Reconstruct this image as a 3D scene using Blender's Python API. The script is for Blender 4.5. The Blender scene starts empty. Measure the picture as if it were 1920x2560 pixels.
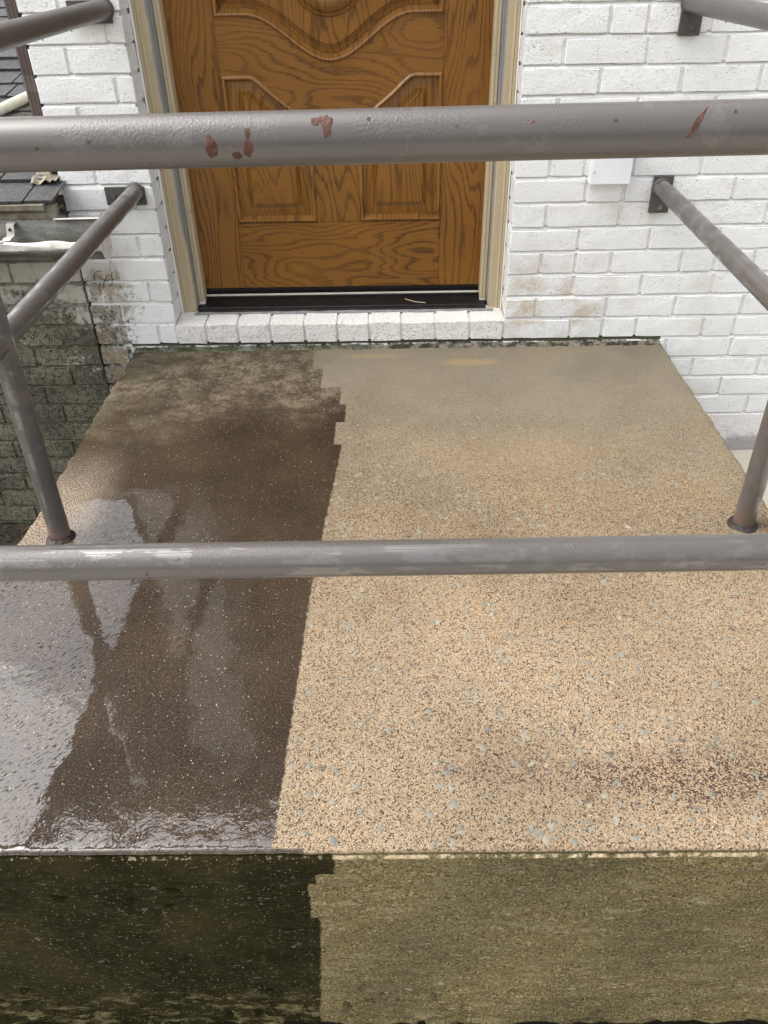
import bpy, bmesh, math, random
from mathutils import Vector, Matrix, noise as mnoise
rnd = random.Random(7)
SC = bpy.context.scene
COL = SC.collection
# ------------------------------------------------------------------ camera
CAM_POS = Vector((0.0, -2.3251, 1.0569))
RIGHT = Vector((0.999856, 0.002541, -0.016827))
UP = Vector((0.012097, 0.589348, 0.807789))
FWD = Vector((-0.011970, 0.807875, -0.589232))
FPX = 2003.17
cam_data = bpy.data.cameras.new('camera')
cam = bpy.data.objects.new('camera', cam_data)
COL.objects.link(cam)
m = Matrix((RIGHT, UP, -FWD)).transposed().to_4x4()
m.translation = CAM_POS
cam.matrix_world = m
cam_data.sensor_fit = 'VERTICAL'
cam_data.sensor_height = 36.0
cam_data.lens = FPX / 2560.0 * 36.0
cam_data.clip_start = 0.02
cam_data.clip_end = 500.0
SC.camera = cam
# ------------------------------------------------------------------ sky and sun (bright overcast, sun behind cloud to the left)
SUN_EL, SUN_AZ = math.radians(58), math.radians(-85)      # azimuth measured from +Y towards +X
world = bpy.data.worlds.new('World')
SC.world = world
world.use_nodes = True
wt = world.node_tree
wt.nodes.clear()
sky = wt.nodes.new('ShaderNodeTexSky')
sky.sky_type = 'NISHITA'
sky.sun_disc = False
sky.sun_elevation = SUN_EL
sky.sun_rotation = SUN_AZ
sky.air_density = 1.6
sky.dust_density = 6.0
sky.ozone_density = 1.0
hsv = wt.nodes.new('ShaderNodeHueSaturation')
hsv.inputs['Saturation'].default_value = 0.30
bg = wt.nodes.new('ShaderNodeBackground')
bg.inputs['Strength'].default_value = 0.15
wo = wt.nodes.new('ShaderNodeOutputWorld')
wt.links.new(sky.outputs[0], hsv.inputs['Color'])
wt.links.new(hsv.outputs[0], bg.inputs['Color'])
wt.links.new(bg.outputs[0], wo.inputs['Surface'])
sd = bpy.data.lights.new('sun', 'SUN')
sd.energy = 0.7
sd.angle = math.radians(70)
sd.color = (1.0, 0.985, 0.96)
sun = bpy.data.objects.new('sun', sd)
COL.objects.link(sun)
sdir = Vector((math.sin(SUN_AZ) * math.cos(SUN_EL), math.cos(SUN_AZ) * math.cos(SUN_EL), math.sin(SUN_EL)))
sun.rotation_euler = sdir.to_track_quat('Z', 'Y').to_euler()
SC.view_settings.view_transform = 'Standard'
SC.view_settings.look = 'None'
SC.view_settings.gamma = 1.0
SC.view_settings.use_curve_mapping = False
SC.view_settings.exposure = 1.42

# ------------------------------------------------------------------ object helpers
def tag(o, label=None, cat=None, group=None, kind=None):
    if label: o['label'] = label
    if cat: o['category'] = cat
    if group: o['group'] = group
    if kind: o['kind'] = kind
    return o
def empty(name, loc=(0, 0, 0), label=None, cat=None, group=None):
    o = bpy.data.objects.new(name, None)
    COL.objects.link(o)
    o.location = loc
    o.empty_display_size = 0.05
    return tag(o, label, cat, group)
def link_mesh(name, me, mat, parent=None, smooth=False, kind=None):
    o = bpy.data.objects.new(name, me)
    COL.objects.link(o)
    if mat is not None and not me.materials:
        me.materials.append(mat)
    if smooth:
        me.polygons.foreach_set('use_smooth', [True] * len(me.polygons))
    if parent is not None:
        o.parent = parent
        o.matrix_parent_inverse = Matrix.Translation(-Vector(parent.location))
    if kind: o['kind'] = kind
    return o
class MB:
    """collects verts and faces, links them as one mesh object"""
    def __init__(s): s.v = []; s.f = []
    def add(s, vs, fs):
        n = len(s.v)
        s.v += [tuple(p) for p in vs]
        s.f += [tuple(i + n for i in f) for f in fs]
    def box(s, x0, x1, y0, y1, z0, z1):
        s.add([(x0, y0, z0), (x1, y0, z0), (x1, y1, z0), (x0, y1, z0), (x0, y0, z1), (x1, y0, z1), (x1, y1, z1), (x0, y1, z1)],
              [(0, 3, 2, 1), (4, 5, 6, 7), (0, 1, 5, 4), (1, 2, 6, 5), (2, 3, 7, 6), (3, 0, 4, 7)])
    def bbox(s, x0, x1, y0, y1, z0, z1, b=0.003):
        """box with chamfered edges"""
        bm = bmesh.new()
        bmesh.ops.create_cube(bm, size=1.0)
        for v in bm.verts:
            v.co = Vector(((x0 + x1) / 2 + v.co.x * (x1 - x0), (y0 + y1) / 2 + v.co.y * (y1 - y0), (z0 + z1) / 2 + v.co.z * (z1 - z0)))
        bmesh.ops.bevel(bm, geom=list(bm.edges), offset=b, segments=2, affect='EDGES', profile=0.6)
        s.bm(bm); bm.free()
    def bm(s, bm):
        bm.verts.index_update()
        s.add([v.co[:] for v in bm.verts], [[v.index for v in f.verts] for f in bm.faces])
    def tube(s, pts, r, seg=20, caps=True, rad=None):
        pts = [Vector(p) for p in pts]
        n = len(pts); vs = []; fs = []
        ref = None
        for i, p in enumerate(pts):
            d = (pts[min(i + 1, n - 1)] - pts[max(i - 1, 0)]).normalized()
            if ref is None:
                ref = Vector((0, 0, 1)) if abs(d.z) < 0.9 else Vector((1, 0, 0))
            a = d.cross(ref).normalized(); b = a.cross(d).normalized(); ref = b
            rr = rad[i] if rad else r
            for k in range(seg):
                t = 2 * math.pi * k / seg
                vs.append(p + a * (rr * math.cos(t)) + b * (rr * math.sin(t)))
        for i in range(n - 1):
            for k in range(seg):
                k2 = (k + 1) % seg
                fs.append((i * seg + k, i * seg + k2, (i + 1) * seg + k2, (i + 1) * seg + k))
        if caps:
            fs.append(tuple(range(seg))); fs.append(tuple(reversed(range((n - 1) * seg, n * seg))))
        s.add(vs, fs)
    def build(s, name, mat, parent=None, smooth=False, kind=None):
        me = bpy.data.meshes.new(name)
        me.from_pydata(s.v, [], s.f)
        bm = bmesh.new(); bm.from_mesh(me)
        bmesh.ops.recalc_face_normals(bm, faces=bm.faces)
        bm.to_mesh(me); bm.free()
        o = link_mesh(name, me, mat, parent, smooth, kind)
        if smooth:
            me.set_sharp_from_angle(angle=math.radians(40))
        return o
def px(P):
    d = Vector(P) - CAM_POS
    z = d.dot(FWD)
    if z < 0.05: return None
    return 960 + FPX * d.dot(RIGHT) / z, 1280 - FPX * d.dot(UP) / z
def in_view(P, mrg=40):
    q = px(P)
    return q is not None and -mrg < q[0] < 1920 + mrg and -mrg < q[1] < 2560 + mrg
def nz(x, y, z=0.0, s=1.0):
    return mnoise.noise(Vector((x * s, y * s, z * s)))

# ------------------------------------------------------------------ shader helpers
class N:
    def __init__(s, name):
        s.mat = bpy.data.materials.new(name)
        s.mat.use_nodes = True
        s.t = s.mat.node_tree
        s.t.nodes.clear()
        s.out = s.t.nodes.new('ShaderNodeOutputMaterial')
        s.geo = s.t.nodes.new('ShaderNodeNewGeometry')
        s.P = s.geo.outputs['Position']
        sx = s.t.nodes.new('ShaderNodeSeparateXYZ')
        s.t.links.new(s.P, sx.inputs[0])
        s.x, s.y, s.z = sx.outputs
    def put(s, sock, v):
        if hasattr(v, 'links') or isinstance(v, bpy.types.NodeSocket): s.t.links.new(v, sock)
        else:
            if isinstance(v, tuple) and len(v) == 3 and sock.type == 'RGBA': v = (*v, 1.0)
            sock.default_value = v
    def m(s, op, a, b=0.0, c=0.0, clamp=False):
        n = s.t.nodes.new('ShaderNodeMath'); n.operation = op; n.use_clamp = clamp
        s.put(n.inputs[0], a); s.put(n.inputs[1], b); s.put(n.inputs[2], c)
        return n.outputs[0]
    def add(s, a, b): return s.m('ADD', a, b)
    def sub(s, a, b): return s.m('SUBTRACT', a, b)
    def mul(s, a, b): return s.m('MULTIPLY', a, b)
    def mx(s, a, b): return s.m('MAXIMUM', a, b)
    def mn(s, a, b): return s.m('MINIMUM', a, b)
    def inv(s, a): return s.m('SUBTRACT', 1.0, a)
    def step(s, v, a, b):
        """smoothstep from a to b (a may exceed b)"""
        n = s.t.nodes.new('ShaderNodeMapRange'); n.interpolation_type = 'SMOOTHSTEP'
        s.put(n.inputs[0], v)
        if a <= b: n.inputs[1].default_value = a; n.inputs[2].default_value = b
        else: n.inputs[1].default_value = b; n.inputs[2].default_value = a; n.inputs[3].default_value = 1.0; n.inputs[4].default_value = 0.0
        return n.outputs[0]
    def lin(s, v, a, b, c=0.0, d=1.0):
        n = s.t.nodes.new('ShaderNodeMapRange')
        s.put(n.inputs[0], v)
        n.inputs[1].default_value = a; n.inputs[2].default_value = b; n.inputs[3].default_value = c; n.inputs[4].default_value = d
        return n.outputs[0]
    def vec(s, scale, loc=(0, 0, 0), rot=(0, 0, 0), src=None):
        n = s.t.nodes.new('ShaderNodeMapping')
        s.put(n.inputs[0], s.P if src is None else src)
        n.inputs['Location'].default_value = loc; n.inputs['Rotation'].default_value = rot
        n.inputs['Scale'].default_value = scale if isinstance(scale, tuple) else (scale,) * 3
        return n.outputs[0]
    def vadd(s, a, b):
        n = s.t.nodes.new('ShaderNodeVectorMath'); n.operation = 'ADD'
        s.put(n.inputs[0], a); s.put(n.inputs[1], b)
        return n.outputs[0]
    def noise(s, scale=1.0, detail=2.0, rough=0.5, v=None, dist=0.0):
        n = s.t.nodes.new('ShaderNodeTexNoise')
        s.put(n.inputs['Vector'], s.P if v is None else v)
        n.inputs['Scale'].default_value = scale; n.inputs['Detail'].default_value = detail
        n.inputs['Roughness'].default_value = rough; n.inputs['Distortion'].default_value = dist
        return n.outputs[0]
    def voro(s, scale=1.0, v=None, feature='F1', rnd_=1.0):
        n = s.t.nodes.new('ShaderNodeTexVoronoi'); n.feature = feature
        s.put(n.inputs['Vector'], s.P if v is None else v)
        n.inputs['Scale'].default_value = scale; n.inputs['Randomness'].default_value = rnd_
        return n.outputs['Distance'], n.outputs['Color']
    def ramp(s, fac, stops, interp='LINEAR'):
        n = s.t.nodes.new('ShaderNodeValToRGB'); n.color_ramp.interpolation = interp
        e = n.color_ramp.elements
        while len(e) < len(stops): e.new(0.5)
        for i, (p, c) in enumerate(stops):
            e[i].position = p; e[i].color = (*c, 1.0) if len(c) == 3 else c
        s.put(n.inputs[0], fac)
        return n.outputs[0]
    def mix(s, f, a, b):
        n = s.t.nodes.new('ShaderNodeMix'); n.data_type = 'RGBA'; n.clamp_factor = True
        s.put(n.inputs[0], f); s.put(n.inputs[6], a); s.put(n.inputs[7], b)
        return n.outputs[2]
    def mixm(s, f, a, b):
        n = s.t.nodes.new('ShaderNodeMix'); n.data_type = 'RGBA'; n.blend_type = 'MULTIPLY'
        s.put(n.inputs[0], f); s.put(n.inputs[6], a); s.put(n.inputs[7], b)
        return n.outputs[2]
    def mixf(s, f, a, b):
        n = s.t.nodes.new('ShaderNodeMix'); n.data_type = 'FLOAT'
        s.put(n.inputs[0], f); s.put(n.inputs[2], a); s.put(n.inputs[3], b)
        return n.outputs[0]
    def bump(s, h, dist=0.001, strength=1.0, normal=None):
        n = s.t.nodes.new('ShaderNodeBump')
        n.inputs['Strength'].default_value = strength; n.inputs['Distance'].default_value = dist
        s.put(n.inputs['Height'], h)
        if normal is not None: s.put(n.inputs['Normal'], normal)
        return n.outputs[0]
    def rand(s):
        return s.t.nodes.new('ShaderNodeObjectInfo').outputs['Random']
    def red(s, colr):
        n = s.t.nodes.new('ShaderNodeSeparateColor'); s.put(n.inputs[0], colr)
        return n.outputs[0]
    def done(s, color, rough=0.7, normal=None, metal=0.0, spec=0.5, coat=0.0, coat_rough=0.03, coat_ior=1.61, coat_normal=None):
        p = s.t.nodes.new('ShaderNodeBsdfPrincipled')
        s.put(p.inputs['Base Color'], color); s.put(p.inputs['Roughness'], rough); s.put(p.inputs['Metallic'], metal)
        s.put(p.inputs['Specular IOR Level'], spec)
        s.put(p.inputs['Coat Weight'], coat); s.put(p.inputs['Coat Roughness'], coat_rough); s.put(p.inputs['Coat IOR'], coat_ior)
        if normal is not None: s.put(p.inputs['Normal'], normal)
        if coat_normal is not None: s.put(p.inputs['Coat Normal'], coat_normal)
        s.t.links.new(p.outputs[0], s.out.inputs[0])
        return s.mat

# ------------------------------------------------------------------ materials
def mat_painted_brick():
    n = N('painted brick')
    r = n.rand()
    base = n.mix(r, (0.80, 0.805, 0.80), (0.755, 0.76, 0.75))
    base = n.mix(n.step(n.noise(9, 3), 0.52, 0.75), base, (0.70, 0.68, 0.63))
    # small dark pits and flakes in the paint
    pit = n.mul(n.step(n.noise(170, 2, 0.6, n.vec((1, 1, 1.6))), 0.63, 0.70), n.step(n.noise(23, 2), 0.42, 0.6))
    base = n.mix(n.mul(pit, 0.75), base, (0.16, 0.15, 0.13))
    # brown tint low to the right of the sill
    tint = n.mul(n.mul(n.step(n.x, 0.30, 0.40), n.step(n.x, 0.75, 0.52)), n.mul(n.step(n.z, 0.34, 0.16), n.step(n.y, -0.2, -0.1)))
    base = n.mix(n.mul(tint, n.step(n.noise(11, 4, 0.6), 0.40, 0.66)), base, (0.56, 0.47, 0.36))
    old = n.mul(n.step(n.x, -0.913, -0.921), n.step(n.z, 0.62, 0.5))
    base = n.mix(n.mul(old, 0.9), base, n.mix(n.noise(13, 4, 0.6), (0.58, 0.555, 0.48), (0.33, 0.305, 0.23)))
    onsill = n.mul(n.mul(n.step(n.x, -0.668, -0.660), n.step(n.x, 0.346, 0.340)), n.mul(n.step(n.z, 0.100, 0.094), n.step(n.z, 0.018, 0.021)))
    base = n.mix(n.mul(onsill, 0.75), base, (0.77, 0.735, 0.69))
    base = n.mix(n.mul(onsill, n.mul(n.mul(n.step(n.y, 0.02, 0.0), n.step(n.noise(150, 4, 0.75), 0.50, 0.64)), 0.65)), base, (0.30, 0.27, 0.23))
    # mildew: all of the old wall left of the joint, fading into the white wing
    old = n.mul(n.step(n.x, -0.913, -0.921), n.step(n.z, 0.62, 0.5))
    fade = n.mul(n.step(n.x, -0.68, -0.91), n.step(n.z, 0.34, 0.06))
    foot = n.mul(n.mul(n.step(n.z, 0.030, 0.010), n.step(n.x, 0.84, 0.82)), n.step(n.x, -0.83, -0.80))
    low = n.mul(n.step(n.z, -0.0, -0.12), n.step(n.x, -0.70, -0.80))
    n1 = n.noise(7, 5, 0.65); n2 = n.noise(55, 4, 0.7); n3 = n.noise(230, 2, 0.6)
    mold = n.mx(n.mx(n.mul(old, 0.58), n.mul(fade, 1.05)), n.mx(n.mul(foot, 0.75), n.mul(low, 0.85)))
    mold = n.add(mold, n.mul(old, n.add(n.lin(n.z, 0.30, -0.50, -0.26, 0.60), n.mul(n.sub(n.noise(3.5, 3, 0.6), 0.5), 1.1))))
    e = n.add(n.mul(n.sub(n1, 0.5), 2.2), n.mul(n.sub(n2, 0.5), 2.0))
    k = n.step(n.add(mold, n.mul(e, n.step(mold, 0.02, 0.2))), 0.34, 1.0)
    speck = n.mul(n.step(n.add(n3, n.mul(n.sub(n2, 0.5), 0.6)), 0.50, 0.60), n.step(mold, 0.3, 0.6))
    grime = n.mix(n.step(n.noise(5, 3), 0.38, 0.62), (0.165, 0.142, 0.095), (0.062, 0.058, 0.032))
    base = n.mix(n.mul(k, 0.88), base, grime)
    base = n.mix(n.mul(speck, n.mul(k, 0.9)), base, (0.016, 0.016, 0.011))
    # run-off brown below the gutter end
    run = n.mul(n.mul(n.step(n.x, -0.93, -0.88), n.step(n.x, -0.77, -0.82)), n.step(n.z, 0.30, 0.22))
    base = n.mix(n.mul(n.mul(run, 0.8), n.step(n.noise(12, 4, 0.6, n.vec((1.6, 1, 0.5))), 0.36, 0.58)), base, (0.30, 0.235, 0.16))
    h = n.add(n.mul(n.noise(140, 4, 0.7), 1.0), n.mul(n.noise(45, 2), 0.2))
    h = n.sub(h, n.mul(pit, 0.5))
    return n.done(base, 0.62, n.bump(h, 0.0040, 0.85), spec=0.3)
def mat_mortar():
    n = N('painted mortar')
    base = n.mix(n.noise(14, 3), (0.80, 0.795, 0.775), (0.74, 0.73, 0.70))
    pit = n.step(n.noise(140, 2, 0.6), 0.66, 0.72)
    base = n.mix(n.mul(pit, 0.6), base, (0.12, 0.11, 0.09))
    old = n.mul(n.step(n.x, -0.905, -0.925), n.step(n.z, 0.62, 0.5))
    foot = n.mul(n.mul(n.step(n.z, 0.03, 0.02), n.step(n.x, 0.84, 0.83)), n.step(n.x, -0.83, -0.80))
    fade = n.mul(n.step(n.x, -0.70, -0.88), n.step(n.z, 0.30, 0.02))
    mold = n.mx(n.mx(n.mul(old, 0.50), n.mul(fade, 0.8)), foot)
    base = n.mix(n.mul(old, 0.85), base, n.mix(n.noise(9, 4, 0.6), (0.25, 0.23, 0.17), (0.13, 0.12, 0.075)))
    k = n.step(n.add(mold, n.mul(n.sub(n.noise(40, 4, 0.7), 0.5), 1.3)), 0.35, 0.85)
    base = n.mix(n.mul(k, n.step(mold, 0.02, 0.25)), base, n.mix(n.noise(12, 3), (0.035, 0.035, 0.025), (0.10, 0.10, 0.05)))
    h = n.add(n.noise(160, 3, 0.7), n.mul(n.noise(35, 2), 1.5))
    return n.done(base, 0.85, n.bump(h, 0.003, 0.9), spec=0.2)
def mat_oak(name, horizontal, straight, dark=1.0):
    n = N(name)
    r = n.rand()
    off = n.t.nodes.new('ShaderNodeCombineXYZ')
    n.put(off.inputs[0], n.mul(r, 31.0)); n.put(off.inputs[1], n.mul(r, 17.0)); n.put(off.inputs[2], n.mul(r, 23.0))
    P = n.vadd(n.P, off.outputs[0])
    if horizontal:
        big = n.noise(1, 1.0, 0.45, n.vec((2.6, 1, 9.0), src=P)); across = n.z
        jag = n.noise(1, 2.0, 0.5, n.vec((16, 1, 170), src=P)); pore = n.noise(1, 2.0, 0.6, n.vec((60, 1, 950), src=P))
    else:
        big = n.noise(1, 1.0, 0.45, n.vec((9.0, 1, 1.7), src=P)); across = n.x
        jag = n.noise(1, 2.0, 0.5, n.vec((170, 1, 16), src=P)); pore = n.noise(1, 2.0, 0.6, n.vec((950, 1, 60), src=P))
    ph = n.add(n.add(n.mul(big, 16.0), n.mul(across, straight)), n.mul(n.sub(jag, 0.5), 0.75))
    f = n.m('FRACT', ph)
    band = n.mul(n.step(f, 0.0, 0.07), n.step(f, 0.48, 0.16))
    band = n.mul(band, n.lin(n.noise(3, 2, 0.5, P), 0.3, 0.6, 0.35, 1.0))
    p2 = n.step(pore, 0.40, 0.62)
    lightc = n.mix(n.noise(6, 2, 0.5, P), (0.252 * dark, 0.112 * dark, 0.018 * dark), (0.175 * dark, 0.072 * dark, 0.011 * dark))
    c = n.mix(n.mul(p2, 0.30), lightc, (0.13 * dark, 0.048 * dark, 0.009 * dark))
    c = n.mix(n.mul(band, n.add(0.62, n.mul(p2, 0.38))), c, (0.070 * dark, 0.028 * dark, 0.006 * dark))
    h = n.sub(0.0, n.add(n.mul(p2, 0.6), n.mul(band, 0.6)))
    return n.done(c, 0.42, n.bump(h, 0.0004, 0.6), spec=0.25, coat=0.6 if 'moulding' in name else 0.12, coat_rough=0.2)
def mat_paint(name, c1, c2, rough=0.5, bumpd=0.0006, spec=0.4, grime=None, coat=0.0, nscale=12):
    n = N(name)
    base = n.mix(n.step(n.noise(nscale, 4, 0.6), 0.35, 0.7), c1, c2)
    if grime:
        base = n.mix(n.mul(n.step(n.noise(85, 3, 0.65), 0.60, 0.72), 0.8), base, grime)
    h = n.noise(110, 3, 0.6)
    return n.done(base, rough, n.bump(h, bumpd, 0.7), spec=spec, coat=coat, coat_rough=0.1)
def mat_casing():
    n = N('tan casing paint')
    base = n.mix(n.noise(7, 3), (0.47, 0.385, 0.255), (0.42, 0.34, 0.225))
    streak = n.noise(1, 3, 0.6, n.vec((150, 150, 5)))
    base = n.mix(n.mul(n.step(streak, 0.55, 0.75), 0.35), base, (0.30, 0.24, 0.165))
    base = n.mix(n.mul(n.step(n.noise(70, 2), 0.70, 0.76), 0.8), base, (0.10, 0.08, 0.06))
    # grey weathered paint along the inner edge of the casing
    edge = n.mul(n.mul(n.step(n.x, -0.627, -0.613), n.step(n.x, -0.602, -0.607)), n.step(n.z, 0.16, 0.40))
    edge = n.mx(edge, n.mul(n.mul(n.step(n.x, 0.294, 0.301), n.step(n.x, 0.312, 0.305)), n.step(n.z, 0.45, 0.75)))
    wear = n.step(n.add(edge, n.mul(n.sub(n.noise(1, 4, 0.6, n.vec((60, 60, 9))), 0.5), 1.3)), 0.55, 0.85)
    base = n.mix(n.mul(wear, n.step(edge, 0.02, 0.2)), base, (0.22, 0.22, 0.22))
    return n.done(base, 0.5, n.bump(n.add(streak, n.noise(160, 2)), 0.0007, 0.7), spec=0.35)
def mat_weather():
    n = N('weathered grey seam')
    c = n.mix(n.noise(1, 4, 0.65, n.vec((60, 60, 10))), (0.10, 0.10, 0.105), (0.34, 0.33, 0.32))
    return n.done(c, 0.8, n.bump(n.noise(1, 3, 0.6, n.vec((150, 150, 12))), 0.002, 1.0))
def mat_pipe():
    n = N('taupe pipe paint')
    base = n.mix(n.noise(8, 3), (0.088, 0.080, 0.074), (0.070, 0.063, 0.058))
    base = n.mix(n.mul(n.step(n.noise(24, 3, 0.6), 0.60, 0.63), 0.35), base, (0.120, 0.111, 0.104))
    spot = n.mul(n.step(n.noise(150, 2, 0.55), 0.67, 0.71), n.step(n.noise(13, 2), 0.46, 0.58))
    halo = n.mul(n.step(n.noise(150, 2, 0.55), 0.63, 0.68), n.step(n.noise(13, 2), 0.46, 0.58))
    base = n.mix(n.mul(halo, 0.35), base, (0.27, 0.20, 0.15))
    base = n.mix(spot, base, (0.060, 0.024, 0.016))
    low = n.mul(n.step(n.z, 0.075, 0.0), n.step(n.noise(60, 4, 0.65), 0.40, 0.60))
    base = n.mix(n.mul(low, 0.8), base, (0.13, 0.055, 0.033))
    peb = n.mul(n.step(n.noise(380, 2, 0.5), 0.40, 0.80), n.step(n.noise(9, 3), 0.42, 0.60))
    h = n.add(n.mul(peb, 0.7), n.add(n.mul(n.noise(60, 4, 0.6), 0.5), n.mul(n.noise(1, 2, 0.5, n.vec((14, 160, 160))), 0.25)))
    nb = n.bump(h, 0.0005, 0.8)
    # water film in patches
    film = n.mul(n.step(n.noise(11, 4, 0.6, n.vec((0.8, 2.5, 2.5))), 0.50, 0.53), n.step(n.z, 0.80, 0.60))
    return n.done(base, 0.37, nb, spec=0.35, coat=n.mx(n.mul(film, 0.9), 0.22), coat_rough=n.mixf(film, 0.24, 0.06), coat_ior=1.6)
def mat_rust():
    n = N('flaked rust')
    c = n.ramp(n.noise(160, 4, 0.65), [(0.3, (0.025, 0.010, 0.007)), (0.55, (0.075, 0.024, 0.015)), (0.75, (0.13, 0.052, 0.036))])
    return n.done(c, 0.75, n.bump(n.noise(320, 3), 0.001, 1.0))
def slab_boundary(n):
    """distance to the right of the wash line (metres): positive = washed and dry"""
    y = n.add(n.y, n.mul(n.sub(n.noise(160, 2), 0.5), 0.006))
    z = n.add(n.z, n.mul(n.sub(n.noise(160, 2), 0.5), 0.006))
    def lt(v, t): return n.m('LESS_THAN', v, t)
    xb = -0.2365
    def acc(a, d, v, t): return n.add(a, n.mul(lt(v, t), d))
    t = acc(xb, 0.032, y, -0.135)
    t = acc(t, 0.060, y, -0.271)
    t = acc(t, 0.018, y, -0.372)
    t = acc(t, -0.023, y, -0.470)
    t = acc(t, 0.0205, y, -0.583)
    t = n.add(t, n.lin(n.y, -0.585, -1.12, 0.0, -0.0355))
    t = n.add(t, n.lin(n.y, -1.12, -1.69, 0.0, -0.0140))
    r = acc(-0.1347, 0.043, z, -0.011)
    r = acc(r, -0.028, z, -0.055)
    r = acc(r, -0.013, z, -0.078)
    r = acc(r, 0.011, z, -0.175)
    r = n.add(r, n.lin(n.z, -0.21, -0.55, 0.0, -0.022))
    xb = n.mixf(n.m('LESS_THAN', n.y, -1.686), t, r)
    wob = n.add(n.mul(n.sub(n.noise(55, 3), 0.5), 0.010), n.mul(n.sub(n.noise(260, 2), 0.5), 0.006))
    return n.add(n.sub(n.x, xb), wob)
def mat_slab():
    n = N('exposed sand concrete')
    d = slab_boundary(n)
    clean = n.step(d, -0.0022, 0.0022)
    riser = n.m('LESS_THAN', n.z, -0.006)
    # ---- washed sand
    V = n.vadd(n.P, n.mul(n.sub(n.noise(220, 2), 0.5), 0.004))
    dist, colr = n.voro(500, V)
    cell = n.red(colr)
    sand = n.ramp(cell, [(0.0, (0.302, 0.228, 0.145)), (0.30, (0.245, 0.176, 0.107)), (0.50, (0.330, 0.264, 0.183)), (0.61, (0.171, 0.121, 0.076)),
                         (0.74, (0.086, 0.057, 0.037)), (0.83, (0.365, 0.311, 0.245)), (0.905, (0.034, 0.021, 0.015))], 'CONSTANT')
    fine = n.noise(750, 2, 0.7)
    sand = n.mix(n.mul(n.step(fine, 0.56, 0.68), 0.75), sand, (0.075, 0.050, 0.032))
    sand = n.mix(n.mul(n.step(fine, 0.42, 0.32), 0.45), sand, (0.56, 0.46, 0.31))
    # cement skin left near the wall
    skin = n.step(n.add(n.y, n.mul(n.sub(n.noise(5, 4, 0.6), 0.5), 0.7)), -0.95, -0.10)
    skinc = n.mix(n.noise(7, 4, 0.6), (0.278, 0.246, 0.190), (0.230, 0.203, 0.156))
    skinc = n.mix(n.mul(n.step(n.noise(300, 2, 0.6), 0.57, 0.66), 0.5), skinc, (0.105, 0.083, 0.06))
    skinc = n.mix(n.mul(n.step(n.noise(520, 2, 0.7), 0.44, 0.34), 0.5), skinc, (0.30, 0.272, 0.215))
    skinc = n.mix(n.mul(n.step(n.noise(150, 3, 0.75), 0.53, 0.64), 0.45), skinc, (0.115, 0.092, 0.066))
    skinc = n.mix(n.mul(n.step(n.noise(170, 3, 0.75), 0.46, 0.36), 0.40), skinc, (0.31, 0.28, 0.22))
    sand = n.mix(n.mul(skin, 0.80), sand, skinc)
    sand = n.mixm(1.0, sand, n.ramp(n.noise(3.2, 4, 0.55), [(0.32, (0.80, 0.79, 0.77)), (0.55, (1.0, 1.0, 1.0)), (0.7, (1.08, 1.05, 1.0))]))
    # sand tint gets darker from near the front edge back towards the wall
    thin = n.step(n.add(n.y, n.mul(n.sub(n.noise(4, 4, 0.6), 0.5), 0.5)), -1.42, -0.85)
    sand = n.mixm(n.mul(thin, 1.0), sand, (0.75, 0.745, 0.72))
    def blob(cx, cy, rx, ry):
        a = n.m('POWER', n.m('DIVIDE', n.sub(n.x, cx), rx), 2.0); b = n.m('POWER', n.m('DIVIDE', n.sub(n.y, cy), ry), 2.0)
        return n.step(n.add(n.m('SQRT', n.add(a, b)), n.mul(n.sub(n.noise(22, 4, 0.65), 0.5), 1.3)), 1.05, 0.35)
    grime = n.step(n.add(cell, n.mul(n.sub(fine, 0.5), 1.0)), 0.40, 0.56)
    gb = n.mx(blob(0.48, -1.575, 0.32, 0.065), n.mul(blob(0.2, -1.56, 0.16, 0.05), 0.6))
    sand = n.mix(n.mul(n.mul(gb, grime), 0.95), sand, (0.045, 0.023, 0.021))
    sand = n.mix(n.mul(blob(0.235, -0.118, 0.11, 0.030), 0.42), sand, (0.33, 0.235, 0.10))
    sand = n.mix(n.mul(blob(-0.06, -0.066, 0.12, 0.020), 0.38), sand, (0.31, 0.225, 0.11))
    sand = n.mix(n.mul(blob(0.33, -0.62, 0.30, 0.14), 0.10), sand, (0.40, 0.27, 0.15))
    # ---- unwashed, wet and dark
    dark = n.mix(n.noise(6, 4, 0.6), (0.028, 0.0180, 0.0100), (0.018, 0.0115, 0.0065))
    grain = n.noise(340, 3, 0.75)
    dark = n.mix(n.mul(n.step(grain, 0.53, 0.62), 0.8), dark, (0.115, 0.078, 0.046))
    dark = n.mix(n.mul(n.step(grain, 0.45, 0.34), 0.6), dark, (0.012, 0.008, 0.006))
    worn = n.mul(n.step(n.add(n.y, n.mul(n.sub(n.noise(4.5, 4, 0.6), 0.5), 0.55)), -0.55, -0.18), 1.0)
    wornc = n.mix(n.step(n.add(n.mul(n.noise(18, 6, 0.72), 0.6), n.mul(n.noise(95, 4, 0.75, n.vec((1.0, 0.7, 1))), 0.4)), 0.42, 0.60), (0.070, 0.055, 0.036), (0.20, 0.163, 0.115))
    dark = n.mix(n.mul(worn, 0.85), dark, wornc)
    green = n.mul(n.step(n.x, -0.50, -0.78), n.step(n.y, -0.75, -0.3))
    dark = n.mix(n.mul(green, n.mul(n.step(n.noise(13, 4, 0.65), 0.42, 0.65), 0.7)), dark, (0.075, 0.072, 0.040))
    dark = n.mix(n.mul(n.mul(n.step(n.x, -0.62, -0.74), n.mul(n.step(n.y, -0.55, -0.8), n.step(n.y, -1.10, -1.0))), n.step(n.noise(330, 3, 0.7), 0.44, 0.58)), dark, (0.33, 0.265, 0.20))  # pale sandy grain at the left edge; its rough wet sheen is put into the colour
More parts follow.
